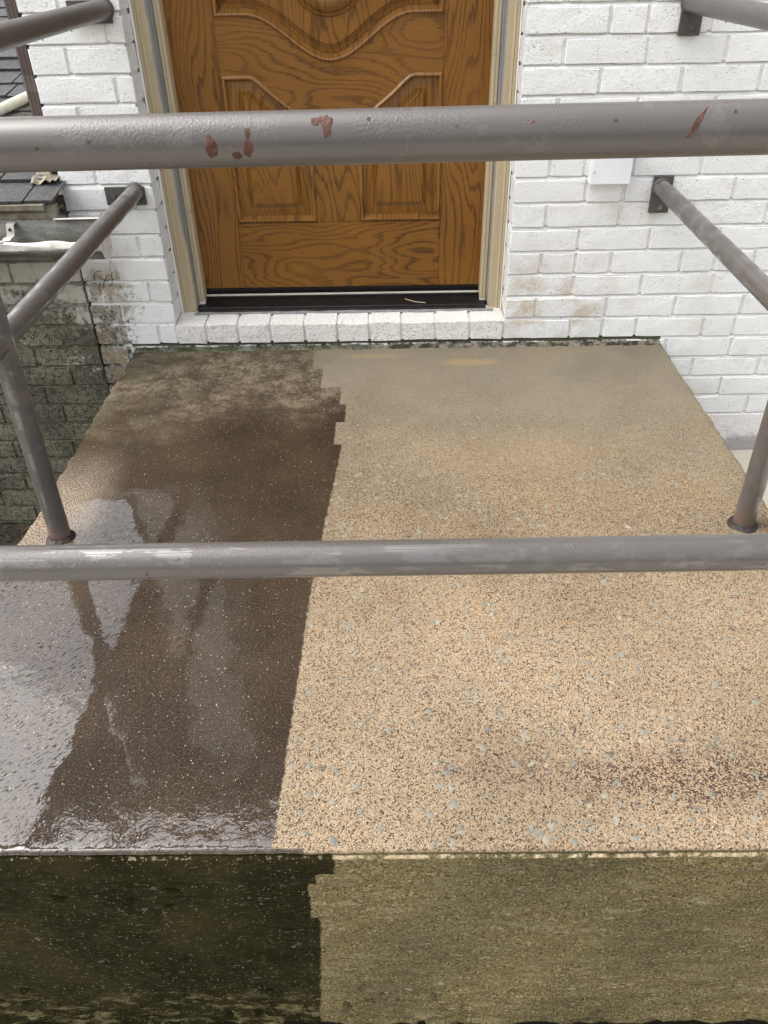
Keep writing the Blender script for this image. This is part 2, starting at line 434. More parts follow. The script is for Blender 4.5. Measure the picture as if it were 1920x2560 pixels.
    wd, wc = n.voro(330)
    wr = n.red(wc)
    dark = n.mixm(1.0, dark, n.ramp(n.noise(5, 5, 0.65), [(0.30, (0.70, 0.70, 0.70)), (0.5, (1.0, 1.0, 1.0)), (0.70, (1.35, 1.32, 1.28))]))
    fleck = n.mul(n.step(wr, 0.915, 0.99), n.step(wd, 0.40, 0.20))
    dark = n.mix(n.mul(fleck, 0.85), dark, n.mix(n.step(wr, 0.978, 0.99), (0.28, 0.205, 0.12), (0.58, 0.52, 0.41)))
    # ---- riser (form-streaked, olive)
    RV = n.vec((0.88, 1, 1))
    rd, rc = n.voro(430, RV)
    rcell = n.red(rc)
    olive = n.ramp(rcell, [(0.0, (0.135, 0.109, 0.051)), (0.35, (0.108, 0.087, 0.039)), (0.60, (0.165, 0.134, 0.068)), (0.74, (0.062, 0.048, 0.022)), (0.90, (0.240, 0.207, 0.120)), (0.965, (0.029, 0.021, 0.010))], 'CONSTANT')
    olive = n.mix(n.mul(n.step(n.noise(30, 4, 0.6, n.vec((0.35, 1, 1.6))), 0.50, 0.72), 0.40), olive, (0.225, 0.20, 0.135))
    olive = n.mixm(1.0, olive, n.ramp(n.noise(4, 4), [(0.3, (0.68, 0.70, 0.66)), (0.65, (1.18, 1.16, 1.12))]))
    olive = n.mix(n.mul(n.step(n.noise(260, 2, 0.6), 0.56, 0.66), 0.8), olive, (0.04, 0.031, 0.015))
    slime = n.mix(n.step(n.noise(6, 5, 0.65), 0.35, 0.65), (0.010, 0.0085, 0.003), (0.024, 0.021, 0.0075))
    slime = n.mix(n.mul(n.step(n.noise(1, 4, 0.65, n.vec((130, 130, 300))), 0.56, 0.70), 0.8), slime, (0.070, 0.062, 0.030))
    slime = n.mix(n.mul(n.step(n.z, -0.36, -0.52), n.step(n.noise(38, 5, 0.7, n.vec((0.6, 1, 1.6))), 0.50, 0.66)), slime, (0.125, 0.115, 0.058))
    slime = n.mix(n.mul(n.mul(n.step(rcell, 0.955, 0.97), n.step(rd, 0.4, 0.3)), 0.7), slime, (0.40, 0.34, 0.22))
    lipc = n.mix(n.step(n.noise(160, 3), 0.4, 0.6), (0.52, 0.42, 0.28), (0.34, 0.27, 0.17))
    lip = n.mul(n.mul(n.step(n.z, -0.0172, -0.0155), n.step(n.z, -0.0118, -0.0128)), n.step(n.noise(60, 4, 0.65), 0.44, 0.58))
    olive = n.mix(n.mul(lip, 0.85), olive, lipc)
    slime = n.mix(n.mul(lip, n.mul(n.step(n.noise(180, 3), 0.50, 0.62), 0.5)), slime, (0.33, 0.28, 0.19))
    top_c = n.mix(clean, dark, sand)
    side_c = n.mix(clean, slime, olive)
    color = n.mix(riser, top_c, side_c)
    # ---- wetness
    wet = n.inv(clean)
    sheet = n.mul(n.step(n.add(n.y, n.mul(n.sub(n.noise(6, 3), 0.5), 0.3)), -0.72, -0.98), 1.0)
    pud = n.step(n.add(n.m('SQRT', n.add(n.m('POWER', n.m('DIVIDE', n.add(n.x, 0.60), 0.16), 2.0), n.m('POWER', n.m('DIVIDE', n.add(n.y, 0.93), 0.16), 2.0))), n.mul(n.sub(n.noise(60, 4, 0.65), 0.5), 0.9)), 1.05, 0.9)
    film = n.mn(n.mx(sheet, pud), 1.0)
    film = n.mul(film, n.inv(riser))
    dryedge = n.mul(n.step(n.x, -0.68, -0.76), n.step(n.y, -1.02, -0.95))
    film = n.mul(film, n.inv(dryedge))
    diag = n.vec(1.0, rot=(0, 0, -0.75))
    pits = n.mul(n.step(n.noise(1, 1, 0.5, n.vec((90, 260, 1), src=diag)), 0.61, 0.65), n.lin(n.noise(6, 2), 0.38, 0.6, 0.25, 1.0))
    film = n.mul(film, n.inv(pits))
    film_w = n.mul(wet, film)
    ripple = n.add(n.mul(n.noise(1, 1, 0.5, n.vec((50, 110, 1), src=diag)), 0.14), n.add(n.mul(n.noise(14, 2), 0.5), n.mul(n.noise(48, 3, 0.6), n.mixf(n.step(n.y, -1.56, -1.64), 0.22, 1.0))))
    cn = n.bump(n.add(ripple, n.mul(pits, -1.4)), 0.0007, 0.8)
    # ---- relief
    htop = n.add(n.mul(n.m('MULTIPLY', dist, 1.0), 0.8), n.mul(fine, 0.5))
    htop = n.mul(htop, n.mixf(clean, 0.45, n.lin(n.y, -0.1, -0.9, 0.25, 1.0)))
    hside = n.add(n.mul(n.noise(1, 4, 0.65, n.vec((90, 90, 170))), 3.2), n.mul(n.noise(330, 3, 0.7), 1.4))
    h = n.mixf(riser, htop, hside)
    nb = n.bump(h, 0.0016, 0.9)
    glint = n.mul(n.step(n.noise(1, 3, 0.6, n.vec((70, 70, 150))), 0.63, 0.70), n.step(n.noise(9, 3), 0.48, 0.62))
    rough = n.mixf(clean, n.mixf(riser, 0.50, n.lin(glint, 0, 1, 0.55, 0.22)), 0.9)
    spec = n.mixf(clean, n.mixf(riser, 0.12, n.lin(glint, 0, 1, 0.02, 0.8)), 0.2)
    return n.done(color, rough, nb, spec=spec, coat=film_w, coat_rough=0.02, coat_ior=1.61, coat_normal=cn)
def mat_pebble():
    n = N('river pebble')
    r = n.rand()
    c = n.ramp(r, [(0.0, (0.175, 0.172, 0.142)), (0.30, (0.139, 0.142, 0.123)), (0.52, (0.217, 0.199, 0.159)), (0.70, (0.121, 0.122, 0.109)), (0.80, (0.268, 0.239, 0.190)),
                   (0.87, (0.103, 0.057, 0.040)), (0.95, (0.072, 0.057, 0.043)), (0.985, (0.232, 0.110, 0.043))], 'CONSTANT')
    c = n.mix(n.mul(n.step(n.noise(420, 3, 0.6), 0.46, 0.62), 0.5), c, (0.27, 0.22, 0.15))
    side = n.step(n.z, -0.004, -0.010)
    c = n.mix(n.mul(side, 0.62), c, (0.14, 0.122, 0.07))
    d = slab_boundary(n)
    c = n.mix(n.step(d, 0.003, -0.003), c, n.mixm(1.0, c, (0.22, 0.19, 0.15)))
    return n.done(c, 0.7, n.bump(n.noise(500, 2), 0.0006, 0.6), spec=0.3)
def mat_shingle():
    n = N('asphalt shingle')
    r = n.rand()
    g = n.noise(300, 3, 0.75)
    base = n.mix(r, (0.024, 0.0245, 0.027), (0.042, 0.043, 0.046))
    base = n.mixm(1.0, base, n.ramp(n.noise(55, 4, 0.7), [(0.35, (0.6, 0.6, 0.6)), (0.65, (1.4, 1.4, 1.4))]))
    base = n.mix(n.mul(n.step(g, 0.54, 0.64), 0.8), base, (0.17, 0.175, 0.185))
    base = n.mix(n.mul(n.step(g, 0.46, 0.36), 0.8), base, (0.010, 0.010, 0.012))
    muck = n.mul(n.step(n.noise(9, 4, 0.65), 0.50, 0.62), n.step(n.y, 1.8, 0.4))
    base = n.mix(n.mul(muck, 0.7), base, (0.055, 0.045, 0.028))
    return n.done(base, 0.62, n.bump(g, 0.0022, 1.0), spec=0.3)
def mat_gutter():
    n = N('grimy white aluminium')
    # thin and grimy outside and inside; clean only on the folded lip, which is its own piece
    base = n.mix(n.step(n.noise(1, 4, 0.65, n.vec((9, 30, 30))), 0.35, 0.65), (0.20, 0.195, 0.165), (0.085, 0.083, 0.065))
    base = n.mix(n.mul(n.step(n.noise(90, 4, 0.65), 0.56, 0.68), 0.7), base, (0.05, 0.05, 0.035))
    return n.done(base, 0.45, n.bump(n.noise(90, 3), 0.0008, 0.6), spec=0.45)
def mat_soil(name, c1, c2, c3):
    n = N(name)
    c = n.mix(n.noise(12, 5, 0.7), c1, c2)
    c = n.mix(n.mul(n.step(n.noise(150, 3, 0.7), 0.55, 0.66), 0.8), c, c3)
    return n.done(c, 0.8, n.bump(n.noise(90, 5, 0.7), 0.012, 1.0), spec=0.3)
def mat_walk():
    n = N('pale path concrete')
    c = n.mix(n.noise(6, 5, 0.65), (0.52, 0.48, 0.41), (0.44, 0.40, 0.34))
    c = n.mix(n.mul(n.step(n.noise(240, 3, 0.7), 0.56, 0.68), 0.5), c, (0.25, 0.22, 0.18))
    return n.done(c, 0.85, n.bump(n.noise(260, 3), 0.0015, 0.8), spec=0.25)
def mat_foundation():
    n = N('painted foundation')
    c = n.mix(n.noise(9, 3), (0.76, 0.74, 0.73), (0.70, 0.67, 0.655))
    st = n.step(n.add(n.mul(n.step(n.z, -0.26, -0.40), 0.5), n.mul(n.noise(14, 5, 0.68), 0.8)), 0.52, 0.80)
    c = n.mix(n.mul(st, 0.75), c, (0.25, 0.235, 0.24))
    c = n.mix(n.mul(n.step(n.noise(210, 2), 0.64, 0.7), 0.6), c, (0.1, 0.09, 0.09))
    return n.done(c, 0.7, n.bump(n.add(n.noise(60, 4), n.noise(200, 2)), 0.004, 0.9), spec=0.3)
def mat_moss():
    n = N('mossy mortar')
    g = n.mix(n.step(n.noise(18, 4, 0.6), 0.42, 0.58), (0.17, 0.175, 0.13), (0.075, 0.082, 0.035))
    left = n.step(n.x, 0.10, -0.35)
    c = n.mix(left, n.mix(n.step(n.noise(30, 4, 0.65), 0.4, 0.6), (0.24, 0.21, 0.165), (0.04, 0.036, 0.028)), g)
    c = n.mix(n.mul(n.step(n.noise(150, 3, 0.6), 0.54, 0.66), 0.8), c, (0.028, 0.028, 0.02))
    return n.done(c, 0.9, n.bump(n.noise(170, 4, 0.7), 0.006, 1.0), spec=0.2)
M_BRICK = mat_painted_brick(); M_MORTAR = mat_mortar()
M_OAKV = mat_oak('oak upright grain', False, 62.0); M_OAKP = mat_oak('oak panel grain', False, 30.0)
M_OAKH = mat_oak('oak level grain', True, 30.0); M_OAKD = mat_oak('oak core', False, 9.0, 0.5)
M_OAKM = mat_oak('oak moulding', False, 60.0, 1.05)
M_CASING = mat_casing(); M_WEATHER = mat_weather(); M_PIPE = mat_pipe(); M_RUST = mat_rust()
M_SLAB = mat_slab(); M_PEBBLE = mat_pebble(); M_SHINGLE = mat_shingle(); M_GUTTER = mat_gutter()
M_LIP = mat_paint('chipped white lip', (0.74, 0.72, 0.68), (0.58, 0.55, 0.50), 0.45, 0.001, 0.4, (0.16, 0.13, 0.10), nscale=30)
M_SOIL = mat_soil('damp soil', (0.030, 0.024, 0.016), (0.060, 0.050, 0.034), (0.13, 0.115, 0.09))
M_WALK = mat_walk(); M_FOUND = mat_foundation(); M_MOSS = mat_moss()
M_PLATE = mat_paint('plate paint', (0.060, 0.056, 0.052), (0.075, 0.070, 0.064), 0.5, 0.0007, 0.4)
M_BROWN = mat_paint('brown downspout paint', (0.092, 0.066, 0.058), (0.070, 0.050, 0.045), 0.4, 0.0004, 0.5)
M_BOX = mat_paint('white plastic', (0.72, 0.745, 0.77), (0.68, 0.70, 0.72), 0.4, 0.0003, 0.5, (0.55, 0.55, 0.55))
M_BLACK = mat_paint('dark bronze metal', (0.006, 0.005, 0.005), (0.011, 0.009, 0.008), 0.35, 0.0003, 0.35, (0.04, 0.034, 0.03), coat=0.0)
M_STEEL = mat_paint('bright strip', (0.42, 0.40, 0.33), (0.34, 0.32, 0.26), 0.35, 0.0003, 0.6)
M_CAULK = mat_paint('white caulk', (0.80, 0.78, 0.74), (0.74, 0.72, 0.68), 0.5, 0.001, 0.4)
M_PVC = mat_paint('aged cream plastic', (0.58, 0.57, 0.47), (0.50, 0.49, 0.39), 0.45, 0.0004, 0.4, (0.20, 0.19, 0.13))
M_TAR = mat_paint('black sealant', (0.014, 0.010, 0.009), (0.040, 0.024, 0.018), 0.55, 0.002, 0.3, coat=0.0)
M_WOODGREY = mat_paint('weathered fascia', (0.22, 0.20, 0.155), (0.12, 0.10, 0.075), 0.75, 0.0012, 0.3, (0.06, 0.045, 0.03), nscale=25)
M_SOFFIT = mat_paint('brown soffit', (0.10, 0.082, 0.068), (0.085, 0.07, 0.058), 0.7, 0.0005, 0.3)
M_GALV = mat_paint('old galvanised bracket', (0.55, 0.53, 0.49), (0.40, 0.37, 0.33), 0.4, 0.0005, 0.6, (0.20, 0.13, 0.09))
M_STRAW = mat_paint('dry straw', (0.62, 0.52, 0.36), (0.52, 0.42, 0.28), 0.7, 0.0002, 0.3)
M_TWIG = mat_paint('brown rootlet', (0.13, 0.085, 0.05), (0.09, 0.06, 0.035), 0.8, 0.0004, 0.2)
M_LEAF = mat_paint('dead leaf', (0.085, 0.06, 0.035), (0.045, 0.036, 0.022), 0.7, 0.0006, 0.4)
M_GRASS = mat_paint('moss tuft', (0.085, 0.105, 0.030), (0.055, 0.07, 0.02), 0.8, 0.0004, 0.2)
def mat_water():
    n = N('water')
    p = n.t.nodes.new('ShaderNodeBsdfPrincipled')
    p.inputs['Base Color'].default_value = (0.95, 0.96, 0.96, 1); p.inputs['Roughness'].default_value = 0.02
    p.inputs['Transmission Weight'].default_value = 1.0; p.inputs['IOR'].default_value = 1.33
    n.t.links.new(p.outputs[0], n.out.inputs[0])
    return n.mat
M_WATER = mat_water()

# ------------------------------------------------------------------ setting: ground
def sheet(name, x0, x1, y0, y1, z, mat, nx=1, ny=1, amp=0.0, s=3.0):
    b = MB(); vs = []; fs = []
    for j in range(ny + 1):
        for i in range(nx + 1):
            x = x0 + (x1 - x0) * i / nx; y = y0 + (y1 - y0) * j / ny
            vs.append((x, y, z + amp * nz(x, y, 0, s)))
    for j in range(ny):
        for i in range(nx):
            a = j * (nx + 1) + i
            fs.append((a, a + 1, a + nx + 2, a + nx + 1))
    b.add(vs, fs)
    return tag(b.build(name, mat, smooth=amp > 0), kind='structure')
sheet('ground', -120, 120, -120, 120, -0.69, M_SOIL)
sheet('garden_soil', -2.6, -0.78, -1.75, -0.006, -0.668, M_SOIL, 90, 90, 0.018, 14.0)
b = MB(); b.bbox(0.843, 2.6, -2.6, -0.002, -0.69, -0.392, 0.006)
tag(b.build('side_path', M_WALK), kind='structure')
b = MB(); b.bbox(-3.0, 3.0, -5.5, -1.73, -0.685, -0.575, 0.006)
tag(b.build('front_path', M_WALK), kind='structure')

# ------------------------------------------------------------------ brick house wing
C = 0.0677
ZT = 0.834
def course(i): return ZT - i * C, ZT - i * C + 0.0575          # bottom, top of the bricks of course i
def brick_geo(x0, x1, z0, z1, y0, depth, bm_to, nx=None, jit=0.0017, sl=0.0):
    L = x1 - x0
    nx = 4 if L > 0.12 else 2
    nzv = 2
    ch = 0.0015
    sx, sz, sy = rnd.uniform(-50, 50), rnd.uniform(-50, 50), rnd.uniform(-0.0016, 0.0012)
    tl = rnd.uniform(-0.0012, 0.0012)
    ins = lambda v, lo, hi: max(lo + ch, min(hi - ch, v))
    vs = []; fs = []
    def dz(x, z): return jit * 1.6 * nz(x * 40 + sx, z * 40 + sz) + rnd.uniform(-jit, jit) * 0.6
    rows = []
    for j in range(nzv + 1):
        row = []
        for i in range(nx + 1):
            x = x0 + L * i / nx; z = z0 + (z1 - z0) * j / nzv
            edge = i in (0, nx) or j in (0, nzv)
            yy = y0 + sy + tl * (i / nx - 0.5) + dz(x, z) * 0.35 + (0.0002 if edge else -0.0003)
            row.append(len(vs)); vs.append((ins(x, x0, x1) + dz(z, x), yy, ins(z, z0, z1) + dz(x, z + 3)))
        rows.append(row)
    for j in range(nzv):
        for i in range(nx):
            fs.append((rows[j][i], rows[j][i + 1], rows[j + 1][i + 1], rows[j + 1][i]))
    per = rows[0][:-1] + [rows[j][-1] for j in range(nzv)] + rows[-1][:0:-1] + [rows[j][0] for j in range(nzv, 0, -1)]
    ring1 = []; ring2 = []
    for k in per:
        x, y, z = vs[k]
        X = x0 if x < x0 + 0.008 else x1 if x > x1 - 0.008 else x
        Z = z0 if z < z0 + 0.008 else z1 if z > z1 - 0.008 else z
        e = dz(X + 7, Z)
        ring1.append(len(vs)); vs.append((X + e * 0.8, y0 + sy + 0.0021 + abs(e) * 0.6, Z + dz(X, Z - 5) * 1.1))
    for k in ring1:
        x, y, z = vs[k]
        ring2.append(len(vs)); vs.append((x, y0 + depth, z))
    n = len(per)
    for a, b_ in ((per, ring1), (ring1, ring2)):
        for k in range(n):
            k2 = (k + 1) % n
            fs.append((a[k2], a[k], b_[k], b_[k2]))
    bm_to.add(vs, fs)
def add_brick(x0, x1, z0, z1, parent, stuff, y0=0.0, depth=0.05, name='brick', force=False):
    vis = force or any(in_view((x, y0, z)) for x in (x0, (x0 + x1) / 2, x1) for z in (z0, z1))
    if not vis:
        brick_geo(x0, x1, z0, z1, y0, depth, stuff); return
    b = MB(); brick_geo(x0, x1, z0, z1, y0, depth, b)
    return b.build(name, M_BRICK, parent, smooth=False)
J = 0.0095
wing = empty('brick_house', (-0.155, 0.05, 0.08), 'white painted brick house front around the oak door, one wall right and left of it', 'house')
stuff = MB()
XR0, XR1 = 0.345, 2.62
meas = {-1: [.437, .656], 0: [.552, .646, .801], 1: [.445, .655, .855], 2: [.546, .754, .956], 3: [.443, .652, .853], 4: [.548, .75, .952], 5: [.439, .532, .664, .851],
        6: [.546, .649, .769, .953], 7: [.441, .648, .849, 1.06], 8: [.542, .744, .945], 9: [.441, .541, .644, .848, .947, 1.059], 10: [.543, .744, .955],
        11: [.436, .65, .856, 1.058], 12: [.549, .648, .751, .954, 1.05], 13: [.439, .645, .853, 1.056], 14: [.949, 1.158], 15: [.85, 1.054], 16: [.949, 1.155]}
for i in range(-20, 17):
    z0, z1 = course(i)
    js = list(meas.get(i, [.545, .748] if i % 2 == 0 else [.441, .651]))
    while js[-1] < XR1: js.append(js[-1] + 0.2035 + rnd.uniform(-.003, .003))
    start = XR0 if i < 13 else (-0.912 if i == 13 else 0.846)
    if i == 13:
        js = [-0.822 + 0.2035 * k for k in range(8)] + js[2:]
        js = [j for j in js if j < 0.62] + [.645, .853] + [j for j in js if j > 1.0]
    xs = [start] + [j for j in js if j > start + 0.03]
    for k in range(len(xs) - 1):
        a = xs[k] + (J / 2 if k else 0.0); e = xs[k + 1] - J / 2
        if e - a < 0.02: continue
        add_brick(a + rnd.uniform(-.001, .001), e + rnd.uniform(-.001, .001), z0 + rnd.uniform(-.0012, .0012), z1 + rnd.uniform(-.0012, .0012), wing, stuff,
                  depth=0.092 if (k == 0 and i < 12) else 0.05)
# left of the door
XL0, XL1 = -0.912, -0.660
lj = {-1: -.811, 0: -.703, 1: -.816, 2: -.706, 3: -.817, 4: -.71, 5: -.81, 6: -.713, 7: -.815, 8: -.728, 9: -.82, 10: -.722, 11: -.819, 12: -.718}
for i in range(-20, 13):
    z0, z1 = course(i)
    j = lj.get(i, -.815 if i % 2 else -.705)
    add_brick(XL0, j - J / 2, z0 + rnd.uniform(-.001, .001), z1 + rnd.uniform(-.001, .001), wing, stuff)
    add_brick(j + J / 2, XL1 + (0.0 if i < 12 else -0.006), z0 + rnd.uniform(-.001, .001), z1 + rnd.uniform(-.001, .001), wing, stuff, depth=0.092)
# mortar beds set back from the brick faces, with the door opening left free
ym = 0.0062
def bed_profile(z0, z1, dz=0.0):
    """(y, z) points up a wall: shallow head joints, bed joints that slope out from under the brick above"""
    pr = []
    for i in range(24, -22, -1):
        a, t = course(i)
        a += dz; t += dz
        pr += [(0.0046, a + 0.004), (0.0046, t - 0.004), (0.0022, t + 0.0012), (0.0040, t + 0.0045), (0.0090, t + 0.0080), (0.0110, t + 0.0100)]
    return [p for p in pr if z0 < p[1] < z1]
def mortar_mesh(name, x0, x1, z0, z1, y1, parent, dy=0.0, dz=0.0):
    pr = bed_profile(z0, z1, dz)
    pr = [(pr[0][0], z0)] + pr + [(pr[-1][0], z1)]
    nxv = max(2, int((x1 - x0) / 0.012)); vs = []; fs = []; m_ = len(pr)
    for k in range(nxv + 1):
        x = x0 + (x1 - x0) * k / nxv
        for (y, z) in pr: vs.append((x, y + dy + 0.0011 * nz(x, z, 0, 55) + 0.0007 * nz(x, z, 3, 140), z + 0.0008 * nz(x, z, 6, 45)))
    for k in range(nxv):
        for q in range(m_ - 1): fs.append((k * m_ + q, (k + 1) * m_ + q, (k + 1) * m_ + q + 1, k * m_ + q + 1))
    b = MB(); b.add(vs, fs); b.box(x0, x1, 0.016 + dy, y1, z0, z1)
    return b.build(name, M_MORTAR, parent, smooth=True)
def mortar(name, x0, x1, z0, z1, y1=0.11, y0=None):
    return mortar_mesh(name, x0, x1, z0, z1, y1, wing)
mortar('mortar', XR0 + 0.005, XR1, -0.26, 2.19)
mortar('mortar', XL0 + 0.005, XL1 - 0.005, 0.0215, 2.19)
mortar('mortar', XL0 + 0.005, XR0 + 0.003, -0.30, 0.0190, 0.30)
b = MB(); b.box(XL1 - 0.004, XR0 + 0.004, 0.004, 0.108, 2.165, 2.186); b.build('lintel', M_MORTAR, wing)
# side wall of the wing above the lower roof
b = MB(); b.box(XL0 + 0.012, XL0 + 0.10, 0.112, 3.8, -0.69, 2.19); b.build('side_wall', M_MORTAR, wing)
for i in range(-20, 10):
    z0, z1 = course(i); y = 0.056 + (0.1 if i % 2 else 0.0)
    while y < 3.6:
        bb = MB(); brick_geo(y, y + 0.194, z0, z1, 0.0, 0.05, bb)
        stuff.add([(XL0 + p[1] + 0.0, p[0], p[2]) for p in bb.v], [tuple(reversed(f)) for f in bb.f])
        y += 0.2035
stuff.build('brickwork', M_BRICK, wing, kind='stuff')
b = MB(); b.bbox(0.80, XR1, -0.004, 0.10, -0.69, -0.2545, 0.004)
b.build('foundation', M_FOUND, wing)
# eave of the house roof (above the frame; its underside is mirrored in the wet slab)
roof = empty('house_roof', (0.5, 0.5, 2.2), 'brown house roof with overhanging eave above the door', 'roof')
b = MB(); b.box(-1.54, 2.9, -0.105, 4.0, 2.20, 2.225); b.build('soffit', M_SOFFIT, roof)
b = MB(); b.box(-1.56, 2.92, -0.127, -0.1055, 2.18, 2.33); b.box(-1.562, -1.5405, -0.105, 4.0, 2.18, 2.33); b.build('fascia', M_BROWN, roof)
b = MB(); b.add([(-1.6, -0.145, 2.335), (2.95, -0.145, 2.335), (2.95, 4.0, 3.6), (-1.6, 4.0, 3.6), (-1.6, -0.145, 2.36), (2.95, -0.145, 2.36), (2.95, 4.0, 3.63), (-1.6, 4.0, 3.63)],
                [(0, 3, 2, 1), (4, 5, 6, 7), (0, 1, 5, 4), (1, 2, 6, 5), (2, 3, 7, 6), (3, 0, 4, 7)]); b.build('roof_deck', M_SHINGLE, roof)

# sill of header bricks under the door
sill = empty('brick_sill', (-0.155, 0.045, 0.02), 'row of pinkish white painted header bricks forming the door sill', 'sill')
z0, z1 = course(12)
sj = [-0.664, -0.571, -0.473, -0.372, -0.267, -0.166, -0.068, 0.032, 0.136, 0.241, 0.3435]
for a, e in zip(sj[:-1], sj[1:]):
    b = MB(); brick_geo(a + J * 0.5, e - J * 0.4, z0 + rnd.uniform(-.002, .001), z1 + 0.0015 + rnd.uniform(-.001, .001), -0.004 + rnd.uniform(-.0015, .0015), 0.105, b, jit=0.0018)
    vv = []
    for (x, y, z) in b.v:                                   # the top slopes up towards the door
        vv.append((x, y, z + (0.010 * min(1, max(0, y) / 0.09) if z > (z0 + z1) / 2 else 0)))
    b.v = vv
    b.build('brick', M_BRICK, sill)
b = MB(); b.add([(-0.667, 0.003, 0.0205), (0.347, 0.003, 0.0205), (0.347, 0.003, 0.0755), (-0.667, 0.003, 0.0755), (-0.667, 0.1, 0.085), (0.347, 0.1, 0.085), (-0.667, 0.1, 0.0205), (0.347, 0.1, 0.0205)],
                [(0, 1, 2, 3), (3, 2, 5, 4), (4, 5, 7, 6), (6, 7, 1, 0), (0, 3, 4, 6), (1, 7, 5, 2)])
b.build('mortar', M_MORTAR, sill)

# old wall to the left, under the lower roof
old = empty('old_brick_wall', (-1.6, 0.05, -0.6), 'mildewed grey green brick wall below the gutter on the left', 'wall')
ostuff = MB()
OX1 = -0.9225
for i in range(7, 23):
    z0, z1 = course(i)
    z0 -= 0.003; z1 -= 0.003
    ph = (-0.922 if i % 2 else -0.820) - (0.06 if i > 15 else 0.0)
    js = sorted([ph - 0.2035 * k for k in range(0, 9)])
    js = [j for j in js if j < OX1 - 0.03] + [OX1 + J / 2]
    for k in range(len(js) - 1):
        add_brick(js[k] + J * .36 + rnd.uniform(-.001, .001), js[k + 1] - J * .36, z0 - 0.0006 + rnd.uniform(-.0014, .0014), z1 + rnd.uniform(-.0014, .0014), old, ostuff, y0=0.003)
for i in range(14, 23):                                     # courses running on behind the left end of the slab
    z0, z1 = course(i)
    add_brick(OX1 + J * 0.8, -0.815, z0, z1, old, ostuff, y0=0.001)
ostuff.build('brickwork', M_BRICK, old, kind='stuff')
mortar_mesh('mortar', -2.6, OX1 + 0.004, -0.69, 0.44, 0.11, old, 0.0015, -0.003); mortar_mesh('mortar', OX1 + 0.0045, -0.78, -0.69, -0.301, 0.108, old)

# ------------------------------------------------------------------ concrete stoop
stoop = empty('concrete_stoop', (0.0, -0.85, -0.55), 'concrete porch slab, its left third wet and dark, the rest washed sandy tan', 'porch')
SX0, SX1, SYF = -0.806, 0.836, -1.700
prof = []
nyt = 150
for k in range(nyt + 1): prof.append((0.004 - (1.6845 + 0.004) * k / nyt, 0.0))
prof += [(-1.6872, -0.0010), (-1.6895, -0.0035), (-1.6902, -0.0065), (-1.6895, -0.0095), (-1.6888, -0.0115), (-1.6900, -0.0127), (-1.6922, -0.0135), (-1.6937, -0.0155), (-1.6936, -0.0215)]
nr = 110
for k in range(1, nr + 1): prof.append((-1.694 - 0.004 * k / nr, -0.0215 - (0.550 - 0.0215) * k / nr))
NXS = 300
vs = []; fs = []
for j, (y, z) in enumerate(prof):
    for i in range(NXS + 1):
        u = i / NXS
        x = SX0 + (SX1 - SX0) * u
        yy, zz = y, z
        if z == 0.0:
            zz += 0.0006 * nz(x, y, 0, 5) + 0.0003 * nz(x, y, 3, 30)
            ed = min(1.0, abs(y - prof[nyt][0]) / 0.02)
        elif z > -0.0216:
            yy += 0.0012 * nz(x, z, 5, 45) + 0.0006 * nz(x, z, 5, 160); zz += 0.0009 * nz(x, z, 9, 60)
        else:
            amp = 0.0040
            low = max(0.0, (-z - 0.38) / 0.15)
            yy += amp * nz(x * 0.6, z * 1.7, 2, 22) + 0.0024 * nz(x * 0.5, z * 1.4, 2, 80) + low * 0.006 * nz(x * 0.7, z * 1.5, 4, 30)
            hole = max(0.0, nz(x, z, 7, 38) - 0.38) * (1.0 if (abs(x + 0.42) < 0.12 and abs(z + 0.10) < 0.05) or low > 0.2 else 0.0)
            yy += hole * 0.05
            if j == len(prof) - 1: zz += 0.020 * max(0.0, nz(x, 0, 1, 26)) + 0.012 * nz(x, 0, 2, 70)
        if i == 0 or i == NXS:
            s = -1 if i == 0 else 1
            x += (0.006 * nz(x, yy, zz, 18) + 0.003 * nz(x, yy, zz, 60)) * (2.0 if i == 0 else 1.0)
            if z == 0.0: zz -= 0.003
        if i == 0 and z == 0.0: x += -0.010 * (-(y) / 1.7) * 0
        vs.append((x, yy, zz))
W = NXS + 1
for j in range(len(prof) - 1):
    for i in range(NXS):
        fs.append((j * W + i, j * W + i + 1, (j + 1) * W + i + 1, (j + 1) * W + i))
# ends
base = len(vs)
for side in (0, NXS):
    st = len(vs)
    for j in range(nyt + 1):
        x, y, z = vs[j * W + side]
        vs.append((x + 0.004 * (-1 if side == 0 else 1), y, -0.012)); vs.append((x + 0.003 * nz(y, 0, side, 20), y, -0.69))
    for j in range(nyt):
        fs.append((j * W + side, (j + 1) * W + side, st + 2 * (j + 1), st + 2 * j))
        fs.append((st + 2 * j, st + 2 * (j + 1), st + 2 * (j + 1) + 1, st + 2 * j + 1))
    # front corner
    fl = [j * W + side for j in range(nyt, len(prof))]
    fs.append(tuple(fl + [st + 2 * nyt + 1]))
b = MB(); b.add(vs, fs)
b.build('slab', M_SLAB, stoop, smooth=True)
# core under the slab so that the gap below the riser is dark
b = MB(); b.box(SX0 + 0.02, SX1 - 0.02, -1.66, -0.01, -0.69, -0.03); b.build('fill', M_SOIL, stoop)
